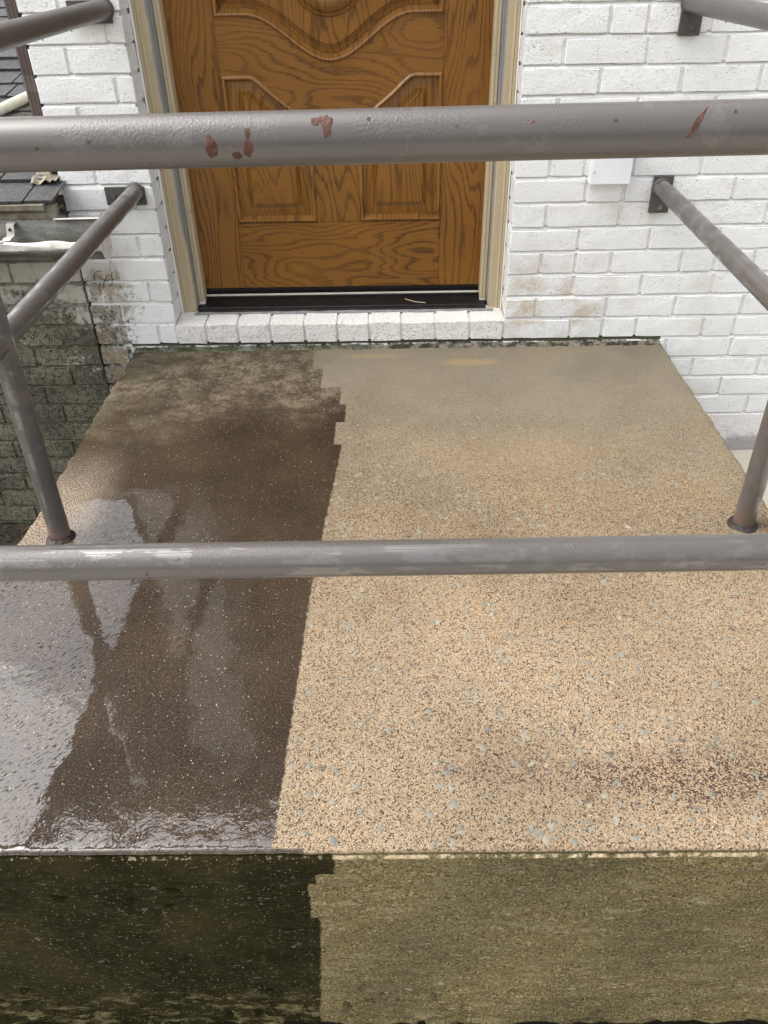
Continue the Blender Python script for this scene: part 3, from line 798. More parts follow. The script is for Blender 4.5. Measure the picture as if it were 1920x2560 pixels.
# pebbles in the sand matrix
pmesh = []
for k in range(10):
    b = MB(); n = 7; vs = []; el = rnd.uniform(0.45, 0.85)
    ang = sorted(rnd.uniform(0, 2 * math.pi) * 0.35 + 2 * math.pi * i / n for i in range(n))
    rr = [rnd.uniform(0.75, 1.12) for _ in range(n)]
    for s, z in ((1.0, -0.12), (0.80, 0.10)):
        for a, r in zip(ang, rr): vs.append((math.cos(a) * r * s, math.sin(a) * r * s * el, z))
    vs.append((0, 0, 0.14))
    b.add(vs, [(i, (i + 1) % n, n + (i + 1) % n, n + i) for i in range(n)] + [(n + i, n + (i + 1) % n, 2 * n) for i in range(n)])
    me = bpy.data.meshes.new('pebble'); me.from_pydata(b.v, [], b.f); me.materials.append(M_PEBBLE)
    me.polygons.foreach_set('use_smooth', [True] * len(me.polygons))
    pmesh.append(me)
cand = []
tries = 0
while len(cand) < 1500 and tries < 40000:
    tries += 1
    x = rnd.uniform(-0.30, 0.82); y = rnd.uniform(-1.682, -0.30)
    dens = min(1.0, max(0.03, (-y - 0.35) / 0.75))
    if rnd.random() > dens or not in_view((x, y, 0), 0): continue
    if x < -0.17 and rnd.random() < 0.85: continue
    r = min(0.0085, rnd.lognormvariate(-5.32, 0.40))
    if y < -1.63: r *= 1.15
    cand.append((r * FPX / (Vector((x, y, 0)) - CAM_POS).dot(FWD), 'top', x, y, r))
for _ in range(230):
    x = rnd.uniform(-0.5, 0.6); z = rnd.uniform(-0.53, -0.028)
    if x < -0.10 and rnd.random() < 0.7: continue
    r = min(0.009, rnd.lognormvariate(-5.5, 0.42))
    cand.append((r * FPX / (Vector((x, -1.7, z)) - CAM_POS).dot(FWD), 'front', x, z, r))
cand.sort(reverse=True)
rest = MB()
for k, (sz, side, a, c_, r) in enumerate(cand):
    ang = rnd.uniform(0, 2 * math.pi)
    if side == 'top':
        mw = Matrix.Translation((a, c_, 0.0002 + 0.0006 * nz(a, c_, 0, 5))) @ Matrix.Rotation(ang, 4, 'Z') @ Matrix.Diagonal((r, r, 0.0042, 1))
    else:
        yy = -1.694 - 0.004 * ((-c_ - 0.0215) / 0.5165) + 0.0040 * nz(a * 0.6, c_ * 1.7, 2, 22) + 0.0024 * nz(a * 0.5, c_ * 1.4, 2, 80) - 0.0002
        mw = Matrix.Translation((a, yy, c_)) @ Matrix.Rotation(math.pi / 2, 4, 'X') @ Matrix.Rotation(rnd.uniform(-0.5, 0.5), 4, 'Z') @ Matrix.Diagonal((r * 1.2, r * 0.75, 0.005, 1))
    me = pmesh[k % 10]
    if k < 296:
        o = bpy.data.objects.new('pebble', me); COL.objects.link(o); o.parent = stoop
        o.matrix_parent_inverse = Matrix.Translation(-Vector(stoop.location)); o.matrix_basis = mw
    else:
        rest.add([mw @ v.co for v in me.vertices], [tuple(p.vertices) for p in me.polygons])
rest.build('pebbles', M_PEBBLE, stoop, smooth=True, kind='stuff')
# dark mossy joint between the slab and the wall
b = MB(); vs = []; fs = []
K = 330
for i in range(K + 1):
    x = -0.80 + (0.83 + 0.80) * i / K
    h = 0.008 + 0.005 * nz(x, 0, 0, 30) + 0.004 * nz(x, 0, 5, 90)
    w = 0.016 + 0.006 * nz(x, 1, 0, 24) + 0.004 * nz(x, 4, 5, 80)
    vs += [(x, 0.012, h + 0.001), (x, -w * 0.45, h), (x, -w, 0.0005), (x, -w - 0.002, -0.004)]
for i in range(K):
    for q in range(3): fs.append((i * 4 + q, i * 4 + q + 1, i * 4 + q + 5, i * 4 + q + 4))
b.add(vs, fs); b.build('joint_mortar', M_MOSS, stoop, smooth=True)
# moss tufts on the joint
b = MB()
for k in range(900):
    x = rnd.uniform(-0.80, -0.20) if rnd.random() < 0.85 else rnd.uniform(-0.2, 0.4)
    if nz(x, 2, 0, 16) < -0.05: continue
    y = -rnd.uniform(0.001, 0.020); h = rnd.uniform(0.003, 0.008); a = rnd.uniform(0, 6.28)
    dx, dy = math.cos(a) * 0.0012, math.sin(a) * 0.0012
    zb = 0.006
    lx, ly = rnd.uniform(-.003, .003), rnd.uniform(-.004, .001)
    b.add([(x - dx, y - dy, zb), (x + dx, y + dy, zb), (x + lx, y + ly, zb + h)], [(0, 1, 2)])
b.build('moss', M_GRASS, stoop, kind='stuff')

# ------------------------------------------------------------------ oak door
YD = 0.150; CX = -0.155; ZB = 0.140; ZTOP = 2.06
door = empty('front_door', (CX, YD + 0.02, ZB), 'golden oak front door with carved curved panels and cathedral grain', 'door')
def zU(x):
    x = abs(x)
    return 0.8725 if x >= 0.225 else 0.8185 - 0.054 * math.cos(math.pi * x / 0.225)
def zL(x):
    x = abs(x)
    if x <= 0.065: return 0.6165
    pts = [(0.065, 0.6165), (0.114, 0.6535), (0.16, 0.6885), (0.20, 0.7235), (0.213, 0.7330), (0.226, 0.7368), (0.31, 0.7368)]
    for (a, za), (c_, zc) in zip(pts[:-1], pts[1:]):
        if a <= x <= c_: return za + (zc - za) * (x - a) / (c_ - a)
    return 0.7368
def flat_piece(name, x0, x1, z0, z1, mat):
    b = MB(); b.bbox(CX + x0, CX + x1, YD, YD + 0.012, z0, z1, 0.0008)
    return b.build(name, mat, door)
SEAM = 0.0007
flat_piece('stile', -0.440, -0.305 - SEAM, ZB, ZTOP, M_OAKV)
flat_piece('stile', 0.305 + SEAM, 0.440, ZB, ZTOP, M_OAKV)
flat_piece('bottom_rail', -0.305, 0.305, ZB, 0.3395, M_OAKH)
flat_piece('mullion', -0.0645, 0.0645, 0.3405, 0.6160, M_OAKP)
flat_piece('top_rail', -0.305, 0.305, 1.75, ZTOP, M_OAKH)
b = MB(); vs = []; fs = []
nX, nZ = 122, 6
for j in range(nZ + 1):
    for i in range(nX + 1):
        x = -0.305 + 0.61 * i / nX
        vs.append((CX + x, YD, zL(x) + (zU(x) - zL(x)) * j / nZ))
for j in range(nZ):
    for i in range(nX):
        a = j * (nX + 1) + i; fs.append((a, a + 1, a + nX + 2, a + nX + 1))
b.add(vs, fs); b.build('curved_rail', M_OAKH, door)
def offset_poly(P, d):
    """inset of a closed counter-clockwise polygon"""
    n = len(P); out = []
    for i in range(n):
        a, p, c_ = Vector(P[i - 1]), Vector(P[i]), Vector(P[(i + 1) % n])
        d1 = (p - a).normalized(); d2 = (c_ - p).normalized()
        n1 = Vector((-d1.y, d1.x)); n2 = Vector((-d2.y, d2.x))
        k = n1 + n2
        k = k / max(0.35, k.dot(n1))
        out.append(p + k * d)
    return out
def panel(name, P, prof_m, prof_f, fill_y, mfill):
    """P: outline in the door plane (counter-clockwise); prof: (inset, depth) pairs"""
    n = len(P)
    def loft(nm, prof_, mat, fill):
        vs = []; fs = []
        for (d, y) in prof_:
            for q in offset_poly(P, d): vs.append((CX + q[0], YD + y, q[1]))
        for k in range(len(prof_) - 1):
            for i in range(n):
                i2 = (i + 1) % n
                fs.append((k * n + i, k * n + i2, (k + 1) * n + i2, (k + 1) * n + i))
        if fill:
            fs.append(tuple((len(prof_) - 1) * n + i for i in range(n)))
        b = MB(); b.add(vs, fs)
        bm = bmesh.new(); me = bpy.data.meshes.new(nm)
        me.from_pydata(b.v, [], b.f); bm.from_mesh(me)
        if fill: bmesh.ops.triangulate(bm, faces=[f for f in bm.faces if len(f.verts) > 4])
        bm.to_mesh(me); bm.free()
        o = link_mesh(nm, me, mat, door, smooth=True)
        me.set_sharp_from_angle(angle=math.radians(32))
        return o
    loft(name + '_moulding', prof_m, M_OAKM, False)
    loft(name, prof_f, mfill, True)
PM = [(-0.0005, 0.0), (0.002, -0.0045), (0.0055, -0.0068), (0.009, -0.0060), (0.0115, -0.002), (0.013, 0.004), (0.016, 0.0085), (0.019, 0.0085)]
def PF(d0):
    return [(0.019, 0.0085), (0.023, 0.0070), (d0, 0.0050), (d0 + 0.0018, 0.0062), (d0 + 0.0042, 0.0030), (d0 + 0.0062, 0.0042), (d0 + 0.0086, 0.0008), (d0 + 0.0106, 0.0020), (d0 + 0.0135, -0.0018), (d0 + 0.018, -0.0022)]
up = [(-0.305 + 0.61 * i / 60, zU(-0.305 + 0.61 * i / 60)) for i in range(61)] + [(0.305, 1.75), (-0.305, 1.75)]
panel('upper_panel', up, PM, PF(0.029), 0, M_OAKP)
for s in (-1, 1):
    xs = [0.065, 0.09, 0.114, 0.137, 0.16, 0.18, 0.20, 0.2075, 0.213, 0.219, 0.226]
    P = [(0.065, 0.341), (0.305, 0.341), (0.305, 0.7368)] + [(x, zL(x)) for x in reversed(xs)]
    if s < 0: P = [(-x, z) for x, z in reversed(P)]
    panel('lower_panel', P, PM, PF(0.041), 0, M_OAKP)
ov = [(0.13 * math.cos(t), 1.041 + 0.172 * math.sin(t)) for t in [2 * math.pi * k / 72 for k in range(72)]]
b = MB(); vs = []; fs = []
po = [(0.0, 0.0), (0.001, -0.005), (0.004, -0.0075), (0.007, -0.003), (0.0085, 0.001), (0.010, -0.003), (0.013, -0.008), (0.020, -0.0125), (0.032, -0.0165), (0.05, -0.0185), (0.085, -0.0205)]
for (d, y) in po:
    for q in offset_poly(ov, d): vs.append((CX + q[0], YD + y, q[1]))
n = 72
for k in range(len(po) - 1):
    for i in range(n):
        i2 = (i + 1) % n; fs.append((k * n + i, k * n + i2, (k + 1) * n + i2, (k + 1) * n + i))
fs.append(tuple((len(po) - 1) * n + i for i in range(n)))
b.add(vs, fs); b.build('medallion', M_OAKM, door, smooth=True)
b = MB(); b.box(CX - 0.441, CX + 0.441, YD + 0.0125, YD + 0.045, ZB + 0.001, ZTOP); b.build('core', M_OAKD, door)
b = MB(); b.box(CX - 0.437, CX + 0.437, YD + 0.004, YD + 0.02, ZB - 0.012, ZB - 0.0008); b.build('door_sweep', M_BLACK, door)

# ------------------------------------------------------------------ door frame
fr = empty('door_frame', (CX, 0.1, 0.09), 'worn tan painted door frame with grey weathered inner edges', 'door frame')
def extr(name, prof_, z0, z1, mat, nzv=1, wob=0.0):
    vs = []; fs = []; n = len(prof_)
    for k in range(nzv + 1):
        z = z0 + (z1 - z0) * k / nzv
        for q, (x, y) in enumerate(prof_):
            vs.append((x + wob * nz(q, z, x, 25), y + wob * nz(q + 5, z, x, 25), z))
    for k in range(nzv):
        for i in range(n):
            i2 = (i + 1) % n; fs.append((k * n + i, k * n + i2, (k + 1) * n + i2, (k + 1) * n + i))
    fs.append(tuple(range(n))); fs.append(tuple(reversed(range(nzv * n, nzv * n + n))))
    b = MB(); b.add(vs, fs)
    return b.build(name, mat, fr)
def casing(xo, xi):
    s = 1 if xi > xo else -1
    w = abs(xi - xo)
    pr = [(0, .115), (0, .0835), (.0015, .082), (.007, .082), (.0085, .0845), (.0100, .082), (.0115, .0835), (.0145, .0862), (.017, .0862), (w - .004, .0850), (w - .0015, .0860), (w, .090), (w, .115)]
    return [(xo + s * a, y) for a, y in pr]
extr('casing', casing(-0.6525, -0.6105), 0.0885, 2.10, M_CASING)
extr('casing', casing(0.3400, 0.3030), 0.0850, 2.10, M_CASING)
def jamb(xo, xi):
    s = 1 if xi > xo else -1
    w = abs(xi - xo)
    pr = [(0, .20), (0, .1125), (.0015, .1105), (w * .45, .1105), (w * .5, .1125), (w * .55, .1105), (w - .003, .1105), (w, .1135), (w, .20)]
    return [(xo + s * a, y) for a, y in pr]
extr('jamb', jamb(-0.6060, -0.5880), 0.112, 2.09, M_CASING)
extr('jamb', jamb(0.2965, 0.2785), 0.108, 2.09, M_CASING)
extr('seam_strip', [(-0.6103, .118), (-0.6103, .0935), (-0.6085, .0950), (-0.6062, .1100), (-0.6062, .118)], 0.10, 2.09, M_WEATHER, 60, 0.0007)
extr('seam_strip', [(0.3028, .125), (0.3028, .1085), (0.2998, .1100), (0.2968, .1145), (0.2968, .125)], 0.10, 2.09, M_WEATHER, 60, 0.0007)
extr('caulk_bead', [(-0.6595, .100), (-0.6590, .0800), (-0.6565, .0785), (-0.6540, .0800), (-0.6528, .0840), (-0.6528, .100)], 0.0885, 2.10, M_CAULK, 90, 0.0006)
extr('caulk_bead', [(0.3448, .100), (0.3444, .0800), (0.3430, .0785), (0.3412, .0800), (0.3403, .0840), (0.3403, .100)], 0.085, 2.10, M_CAULK, 90, 0.0008)
b = MB(); b.box(-0.6525, 0.340, 0.088, 0.20, 2.1005, 2.16); b.build('head_casing', M_CASING, fr)
# chipped cream feet of the jambs
for (x0, x1, tip) in ((-0.6055, -0.5875, -0.5915), (0.2785, 0.2955, 0.2815)):
    b = MB(); z0 = 0.1115 if x0 < 0 else 0.1075
    b.add([(x0, .1085, z0), (x1, .1085, z0), (x1, .1085, z0 - .008), (tip, .1085, z0 - .017), (tip - (.006 if x0 < 0 else -.003), .1085, z0 - .017), (x0, .1085, z0 - .010)] +
          [(x0, .150, z0), (x1, .150, z0), (x1, .150, z0 - .008), (tip, .150, z0 - .017), (tip - (.006 if x0 < 0 else -.003), .150, z0 - .017), (x0, .150, z0 - .010)],
          [(0, 1, 2, 3, 4, 5), (11, 10, 9, 8, 7, 6)] + [(i, i + 6, (i + 1) % 6 + 6, (i + 1) % 6) for i in range(6)])
    b.build('corner_pad', M_LIP, fr)
# closing wall behind the frame
# ------------------------------------------------------------------ threshold
th = empty('door_threshold', (CX, 0.11, 0.09), 'black metal threshold with a pale strip under the oak door', 'threshold')
def bar(name, pr, x0, x1, mat, nxv=1, wob=0.0):
    n = len(pr); vs = []; fs = []
    for k in range(nxv + 1):
        x = x0 + (x1 - x0) * k / nxv
        for q, (y, z) in enumerate(pr): vs.append((x, y + wob * nz(x, q, 0, 20), z + wob * nz(x, q, 4, 20)))
    for k in range(nxv):
        for i in range(n):
            i2 = (i + 1) % n; fs.append((k * n + i, k * n + i2, (k + 1) * n + i2, (k + 1) * n + i))
    fs.append(tuple(range(n))); fs.append(tuple(reversed(range(nxv * n, nxv * n + n))))
    b = MB(); b.add(vs, fs)
    return b.build(name, mat, th)
bar('sill_plate', [(.070, .0905), (.070, .0955), (.073, .0975), (.083, .0985), (.085, .0960), (.089, .0960), (.091, .0995), (.135, .1110), (.135, .0905)], -0.604, 0.2945, M_BLACK)
bar('riser_cap', [(.1355, .0905), (.1355, .1160), (.138, .1180), (.200, .1180), (.200, .0905)], -0.588, 0.2785, M_BLACK)
bar('pale_strip', [(.1360, .1184), (.1352, .1205), (.1372, .1235), (.1405, .1240), (.143, .1215), (.143, .1184)], -0.5875, 0.278, M_STEEL)
bar('rear_strip', [(.150, .1184), (.150, .1265), (.156, .1275), (.162, .1265), (.162, .1184)], -0.5875, 0.278, M_BLACK)
bar('sealant_bead', [(.062, .0825), (.061, .0885), (.065, .0915), (.0698, .0925), (.0698, .0825)], -0.615, 0.318, M_WEATHER, 120, 0.0022)
b = MB(); b.box(-0.66, 0.345, 0.195, 0.215, 0.02, 2.186); b.build('dark_backing', M_BLACK, th)

# ------------------------------------------------------------------ railing
rl = empty('pipe_railing', (0.02, -1.0, 0.0), 'grey taupe pipe railing around the stoop with rust chips and wall plates', 'railing')
R = 0.0222
def pipe(name, a, e, r=R, seg=44, n=None):
    a, e = Vector(a), Vector(e)
    n = n or max(8, int((e - a).length / 0.04))
    b = MB(); b.tube([a + (e - a) * k / n for k in range(n + 1)], r, seg)
    return b.build(name, M_PIPE, rl, smooth=True)
YF = -1.57
FT = (Vector((-0.735, YF, 0.9062)), Vector((0.758, YF, 0.9148)))
FL = (Vector((-0.735, YF, 0.4335)), Vector((0.758, YF, 0.4410)))
top_rail = pipe('top_rail', FT[0], FT[1]); low_rail = pipe('low_rail', FL[0], FL[1])
pipe('side_rail', (-0.697, -0.006, 0.9066), (-0.735, YF, 0.9062)); pipe('side_rail', (-0.7044, -0.006, 0.4770), (-0.735, YF, 0.4335))
pipe('side_rail', (0.7415, -0.006, 0.8968), (0.758, YF, 0.9148)); pipe('side_rail', (0.7481, -0.006, 0.4662), (0.758, YF, 0.4410))
PL = Vector((-0.7232, -0.953, 0.0)); PR = Vector((0.7561, -0.9361, 0.0))
posts = [pipe('post', PL - Vector((0, 0, 0.05)), (-0.7160, -0.945, 0.9)), pipe('post', PR - Vector((0, 0, 0.05)), (0.7480, -0.945, 0.9)),
         pipe('post', (-0.735, YF, -0.05), FT[0]), pipe('post', (0.758, YF, -0.05), FT[1])]
def plate(x0, x1, z0, z1, bolts):
    b = MB(); b.bbox(x0, x1, -0.0135, -0.0035, z0, z1, 0.0012)
    p = b.build('wall_plate', M_PLATE, rl)
    for (x, z) in bolts:
        b = MB(); b.tube([(x, -0.0125, z), (x, -0.0155, z)], 0.0085, 18); b.tube([(x, -0.0155, z), (x, -0.0215, z)], 0.0062, 6)
        b.build('bolt', M_PIPE, p)
plate(-0.789, -0.679, 0.442, 0.490, [(-0.766, 0.466)]); plate(-0.786, -0.680, 0.876, 0.926, [(-0.766, 0.902)])
plate(0.725, 0.779, 0.397, 0.495, [(0.752, 0.413)]); plate(0.722, 0.775, 0.826, 0.924, [(0.749, 0.846)])
for (x, z) in ((-0.697, 0.9066), (-0.7044, 0.4770), (0.7415, 0.8968), (0.7481, 0.4662)):
    b = MB(); pts = []
    b.tube([(x, -0.011, z), (x, -0.014, z), (x, -0.018, z)], R, 40, rad=[R + 0.004, R + 0.0032, R + 0.0002])
    b.build('weld', M_PIPE, rl, smooth=True)
def on_pipe(rail, x, ang, r):
    a, e = rail; t = (x - a.x) / (e.x - a.x)
    c0 = a + (e - a) * t
    return c0 + Vector((0, -math.cos(ang), math.sin(ang))) * r
def rust(rail, x, ang, wx, wa, seed, irr=0.3, tilt=0.0):
    """a flat irregular chip that follows the round of the pipe"""
    rr = random.Random(seed); n = 22; vs = []; fs = []
    rad = [1 + irr * (mnoise.noise(Vector((math.cos(2 * math.pi * k / n) * 1.4, math.sin(2 * math.pi * k / n) * 1.4, seed * 3.1))) * 1.6) for k in range(n)]
    for s in (1.0, 0.9, 0.45):
        for k in range(n):
            t = 2 * math.pi * k / n
            da = math.sin(t) * wa * rad[k] * s
            vs.append(on_pipe(rail, x + math.cos(t) * wx * rad[k] * s + da * tilt, ang + da, R + (0.0000 if s == 1.0 else 0.00035)))
    vs.append(on_pipe(rail, x, ang, R + 0.0004))
    for q in range(2):
        for k in range(n):
            k2 = (k + 1) % n; fs.append((q * n + k, q * n + k2, (q + 1) * n + k2, (q + 1) * n + k))
    for k in range(n): fs.append((2 * n + k, 2 * n + (k + 1) % n, 3 * n))
    b = MB(); b.add(vs, fs); b.build('rust_chip', M_RUST, rl, smooth=True)
A0 = 0.19                                                   # the side of the pipe that faces the viewer
def ang_of(ypx, xpx):
    """angle round the top rail for a height in the picture"""
    return ypx
rust(FT, -0.1516, -0.08, 0.0050, 0.44, 3, 0.22)
rust(FT, -0.1200, -0.12, 0.0042, 0.36, 5, 0.25)
rust(FT, -0.1305, -0.40, 0.0042, 0.15, 8, 0.35)
rust(FT, -0.1195, 0.42, 0.0020, 0.20, 14, 0.4)
rust(FT, -0.0625, 0.80, 0.0030, 0.20, 11, 0.4, -0.006)
rust(FT, -0.0520, 0.72, 0.0042, 0.42, 17, 0.5)
rust(FT, -0.0585, 0.85, 0.0026, 0.16, 19, 0.4)
rust(FT, -0.0515, 0.36, 0.0022, 0.14, 23, 0.4)
rust(FT, 0.2585, 0.40, 0.0028, 0.54, 29, 0.35, 0.013)
rust(FT, -0.255, 0.25, 0.0014, 0.07, 31, 0.4); rust(FT, 0.057, 0.50, 0.0012, 0.06, 37, 0.4); rust(FT, -0.017, 0.85, 0.0014, 0.09, 41, 0.4)
rust(FT, 0.29, 0.78, 0.0014, 0.07, 43, 0.4); rust(FT, 0.19, 0.55, 0.0012, 0.06, 47, 0.4); rust(FT, -0.30, 0.05, 0.0016, 0.05, 53, 0.4)
rust(FL, -0.297, -0.10, 0.0014, 0.08, 61, 0.4); rust(FL, -0.296, -0.45, 0.0015, 0.06, 67, 0.4); rust(FL, 0.05, 0.8, 0.001, 0.05, 71, 0.4)
# sealant rings where the posts enter the slab
for c_, mat, seed in ((PL, M_TAR, 4), (PR, M_TAR, 9)):
    b = MB(); n = 40; vs = []; fs = []
    for q, (r, z) in enumerate(((R + 0.0005, 0.007), (R + 0.003, 0.0065), (R + 0.007, 0.0030), (R + 0.010, -0.001))):
        for k in range(n):
            t = 2 * math.pi * k / n
            j = 1 + 0.35 * nz(math.cos(t), math.sin(t), seed, 2.2) * (q / 3)
            rr = R + (r - R) * (j + 0.6 * (q > 0) * nz(math.cos(t), math.sin(t), seed + 3, 1.2))
            vs.append((c_.x + rr * math.cos(t), c_.y + rr * math.sin(t), z * (1 + 0.5 * nz(math.cos(t), math.sin(t), seed + 8, 3))))
    for q in range(3):
        for k in range(n):
            k2 = (k + 1) % n; fs.append((q * n + k, q * n + k2, (q + 1) * n + k2, (q + 1) * n + k))
    b.add(vs, fs); b.build('sealant_ring', mat, rl, smooth=True)
# hanging drops
for (rail_pts, t) in (((Vector((-0.697, -0.006, 0.9066)), Vector((-0.735, YF, 0.9062))), 0.16), ((Vector((-0.697, -0.006, 0.9066)), Vector((-0.735, YF, 0.9062))), 0.27),
                      (FL, 0.62), (FL, 0.425), (FL, 0.30), ((Vector((0.7415, -0.006, 0.8968)), Vector((0.758, YF, 0.9148))), 0.165)):
    p = rail_pts[0] + (rail_pts[1] - rail_pts[0]) * t - Vector((0, 0, R))
    b = MB(); b.tube([p + Vector((0, 0, 0.0006)), p, p - Vector((0, 0, 0.0012)), p - Vector((0, 0, 0.0026)), p - Vector((0, 0, 0.0036))], 0.002, 12, rad=[0.003, 0.0026, 0.0022, 0.0019, 0.0006])
    b.build('water_drop', M_WATER, rl, smooth=True)

# ------------------------------------------------------------------ box on the wall
jb = empty('wall_box', (0.60, -0.02, 0.478), 'white plastic junction box on the brick wall right of the door', 'box')
b = MB(); b.bbox(0.545, 0.655, -0.030, 0.002, 0.4795, 0.590, 0.0025); b.build('body', M_BOX, jb)
b = MB(); b.bbox(0.547, 0.653, -0.0345, -0.0305, 0.4815, 0.588, 0.0012); b.build('cover', M_BOX, jb)
b = MB(); b.tube([(0.553, -0.0340, 0.514), (0.553, -0.0365, 0.514)], 0.0035, 14); b.build('screw', M_GALV, jb)

# ------------------------------------------------------------------ lower roof on the left
lr = empty('shingle_roof', (-1.6, 0.0, 0.47), 'low dark wet shingle roof behind the gutter on the left', 'roof')
SL = math.radians(11.0)
ex = 0.124
def rp(x, s, h=0.0):
    return (x, -0.125 + s * math.cos(SL) - h * math.sin(SL), 0.478 + s * math.sin(SL) + h * math.cos(SL))
sst = MB()
for k in range(30):
    s0 = k * ex
    x = -0.8935 if s0 < 0.12 else -0.918
    first = True
    x -= 0.0
    edge = x
    wfirst = 0.08 + 0.11 * ((k * 37) % 10) / 10
    while edge > -2.6:
        w = (wfirst if first else rnd.uniform(0.17, 0.24)); first = False
        x1 = edge - 0.0015; x0 = edge - w + 0.0035
        edge -= w
        th_ = rnd.choice((0.0045, 0.0075)); d0 = rnd.uniform(-0.004, 0.004)
        n = 5; vs = []; fs = []
        for q in range(n + 1):
            xx = x0 + (x1 - x0) * q / n
            jg = 0.002 * nz(xx, k, 0, 90)
            sk = 0.018 * (1 if (k + q) % 7 == 0 else 0)
            vs += [rp(xx, s0 + d0 + jg, 0.002), rp(xx, s0 + d0 + jg, 0.002 + th_ + 0.004 + 0.0015 * nz(xx, k, 2, 40)), rp(xx, s0 + ex + 0.03, 0.0025 + 0.0004 * (k % 2))]
        for q in range(n):
            a = q * 3; fs += [(a, a + 3, a + 4, a + 1), (a + 1, a + 4, a + 5, a + 2)]
        fs += [(0, 1, 2), (n * 3, n * 3 + 2, n * 3 + 1)]
        b = MB(); b.add(vs, fs)
        if k < 18 and any(in_view(v, 10) for v in vs): b.build('shingle', M_SHINGLE, lr)
        else: sst.add(b.v, b.f)
sst.build('shingles', M_SHINGLE, lr, kind='stuff')
b = MB(); P0, P1, P2, P3 = rp(-2.6, -0.01, -0.012), rp(-0.92, -0.01, -0.012), rp(-0.92, 3.8, -0.012), rp(-2.6, 3.8, -0.012)
Q = [rp(-2.6, -0.01, 0.0018), rp(-0.92, -0.01, 0.0018), rp(-0.92, 3.8, 0.0018), rp(-2.6, 3.8, 0.0018)]
b.add([P0, P1, P2, P3] + Q, [(0, 3, 2, 1), (4, 5, 6, 7), (0, 1, 5, 4), (1, 2, 6, 5), (2, 3, 7, 6), (3, 0, 4, 7)]); b.build('deck', M_WOODGREY, lr)
b = MB(); b.bbox(-2.6, -0.8965, -0.1130, -0.0930, 0.438, 0.474, 0.001); b.build('fascia_board', M_WOODGREY, lr)
b = MB(); b.bbox(-2.6, -0.8965, -0.1170, -0.1135, 0.4375, 0.4540, 0.0008); b.build('drip_trim', M_WOODGREY, lr)
b = MB(); b.box(-2.6, -0.918, -0.0925, 0.10, 0.4405, 0.4445); b.build('soffit_board', M_WOODGREY, lr)
# crumpled flashing and litter where the roof meets the house
b = MB(); vs = []; fs = []
for j in range(9):
    for i in range(9):
        s = 0.10 + 0.09 * j / 8; x = -0.985 + 0.075 * i / 8
        q = rp(x, s, 0.010 + 0.010 * nz(i, j, 1, 0.45) + 0.008 * (i / 8) + (0.006 * nz(i, j, 5, 0.9)))
        vs.append(q)
for j in range(8):
    for i in range(8): fs.append((j * 9 + i, j * 9 + i + 1, j * 9 + i + 10, j * 9 + i + 9))
b.add(vs, fs); b.build('flashing', M_WOODGREY, lr, smooth=True)
lit = MB()
for k in range(900):
    s = abs(rnd.gauss(0.62, 0.12)); x = -0.925 - abs(rnd.gauss(0, 0.10)) if k % 5 else -0.925 - abs(rnd.gauss(0, 0.02))
    if k % 5 == 0: s = rnd.uniform(0.14, 1.4)
    if nz(x, s, 0, 16) < -0.15: continue
    p = Vector(rp(x, s, 0.009 + rnd.uniform(0, 0.008))); L = rnd.uniform(0.004, 0.013)
    a = rnd.uniform(0, 6.28); d = Vector((math.cos(a), math.sin(a), rnd.uniform(-.2, .35))) * L; e = Vector((-math.sin(a), math.cos(a), rnd.uniform(-.3, .3))) * L * rnd.uniform(.15, .45)
    lit.add([p - d, p + e, p + d, p - e + Vector((0, 0, 0.002))], [(0, 1, 2), (0, 2, 3)])
o = lit.build('leaf_litter', M_LEAF, None, kind='stuff'); tag(o, 'dark rotting leaf litter lying on the shingle roof by the downspout', 'leaves')

# ------------------------------------------------------------------ gutter
gt = empty('gutter', (-1.3, -0.17, 0.40), 'dented dirty white gutter under the dark shingles', 'gutter')
GX1 = -0.766
def gutter_strip(name, pr, mat, x0=-2.6, x1=GX1, nxv=150, wob=0.004, thick=0.0012):
    n = len(pr); vs = []; fs = []
    for k in range(nxv + 1):
        x = x0 + (x1 - x0) * k / nxv
        for q, (y, z, wv) in enumerate(pr):
            vs.append((x, y + wob * wv * nz(x, q * 0.2, 0, 11), z + wob * wv * nz(x, q * 0.2, 3, 13) - 0.012 * max(0, x + 0.97) * (1 if wv > 0.2 else 0)))
    for k in range(nxv):
        for i in range(n - 1): fs.append((k * n + i, k * n + i + 1, (k + 1) * n + i + 1, (k + 1) * n + i))
    b = MB(); b.add(vs, fs)
    o = b.build(name, mat, gt, smooth=True)
    md = o.modifiers.new('thick', 'SOLIDIFY'); md.thickness = thick
    return o
gutter_strip('trough', [(-0.1185, 0.4365, 0.1), (-0.1190, 0.372, 0.2), (-0.124, 0.352, 0.3), (-0.165, 0.348, 0.3), (-0.185, 0.352, 0.3), (-0.196, 0.370, 0.4), (-0.206, 0.379, 0.8)], M_GUTTER)
gutter_strip('front_lip', [(-0.2065, 0.3795, 0.8), (-0.2110, 0.383, 0.9), (-0.2140, 0.392, 1.0), (-0.2140, 0.4005, 1.0), (-0.2100, 0.4045, 1.0), (-0.2030, 0.4035, 1.0), (-0.2015, 0.4000, 1.0)], M_LIP, wob=0.006)
gutter_strip('back_lip', [(-0.1180, 0.4368, 0.1), (-0.1195, 0.4400, 0.1), (-0.1245, 0.4400, 0.2), (-0.1260, 0.4375, 0.2)], M_LIP, x0=-0.905)
b = MB(); sec = [(-0.1185, 0.4345), (-0.1190, 0.372), (-0.124, 0.351), (-0.165, 0.347), (-0.187, 0.351), (-0.197, 0.369), (-0.2075, 0.379), (-0.214, 0.388), (-0.213, 0.396), (-0.150, 0.404)]
n = len(sec)
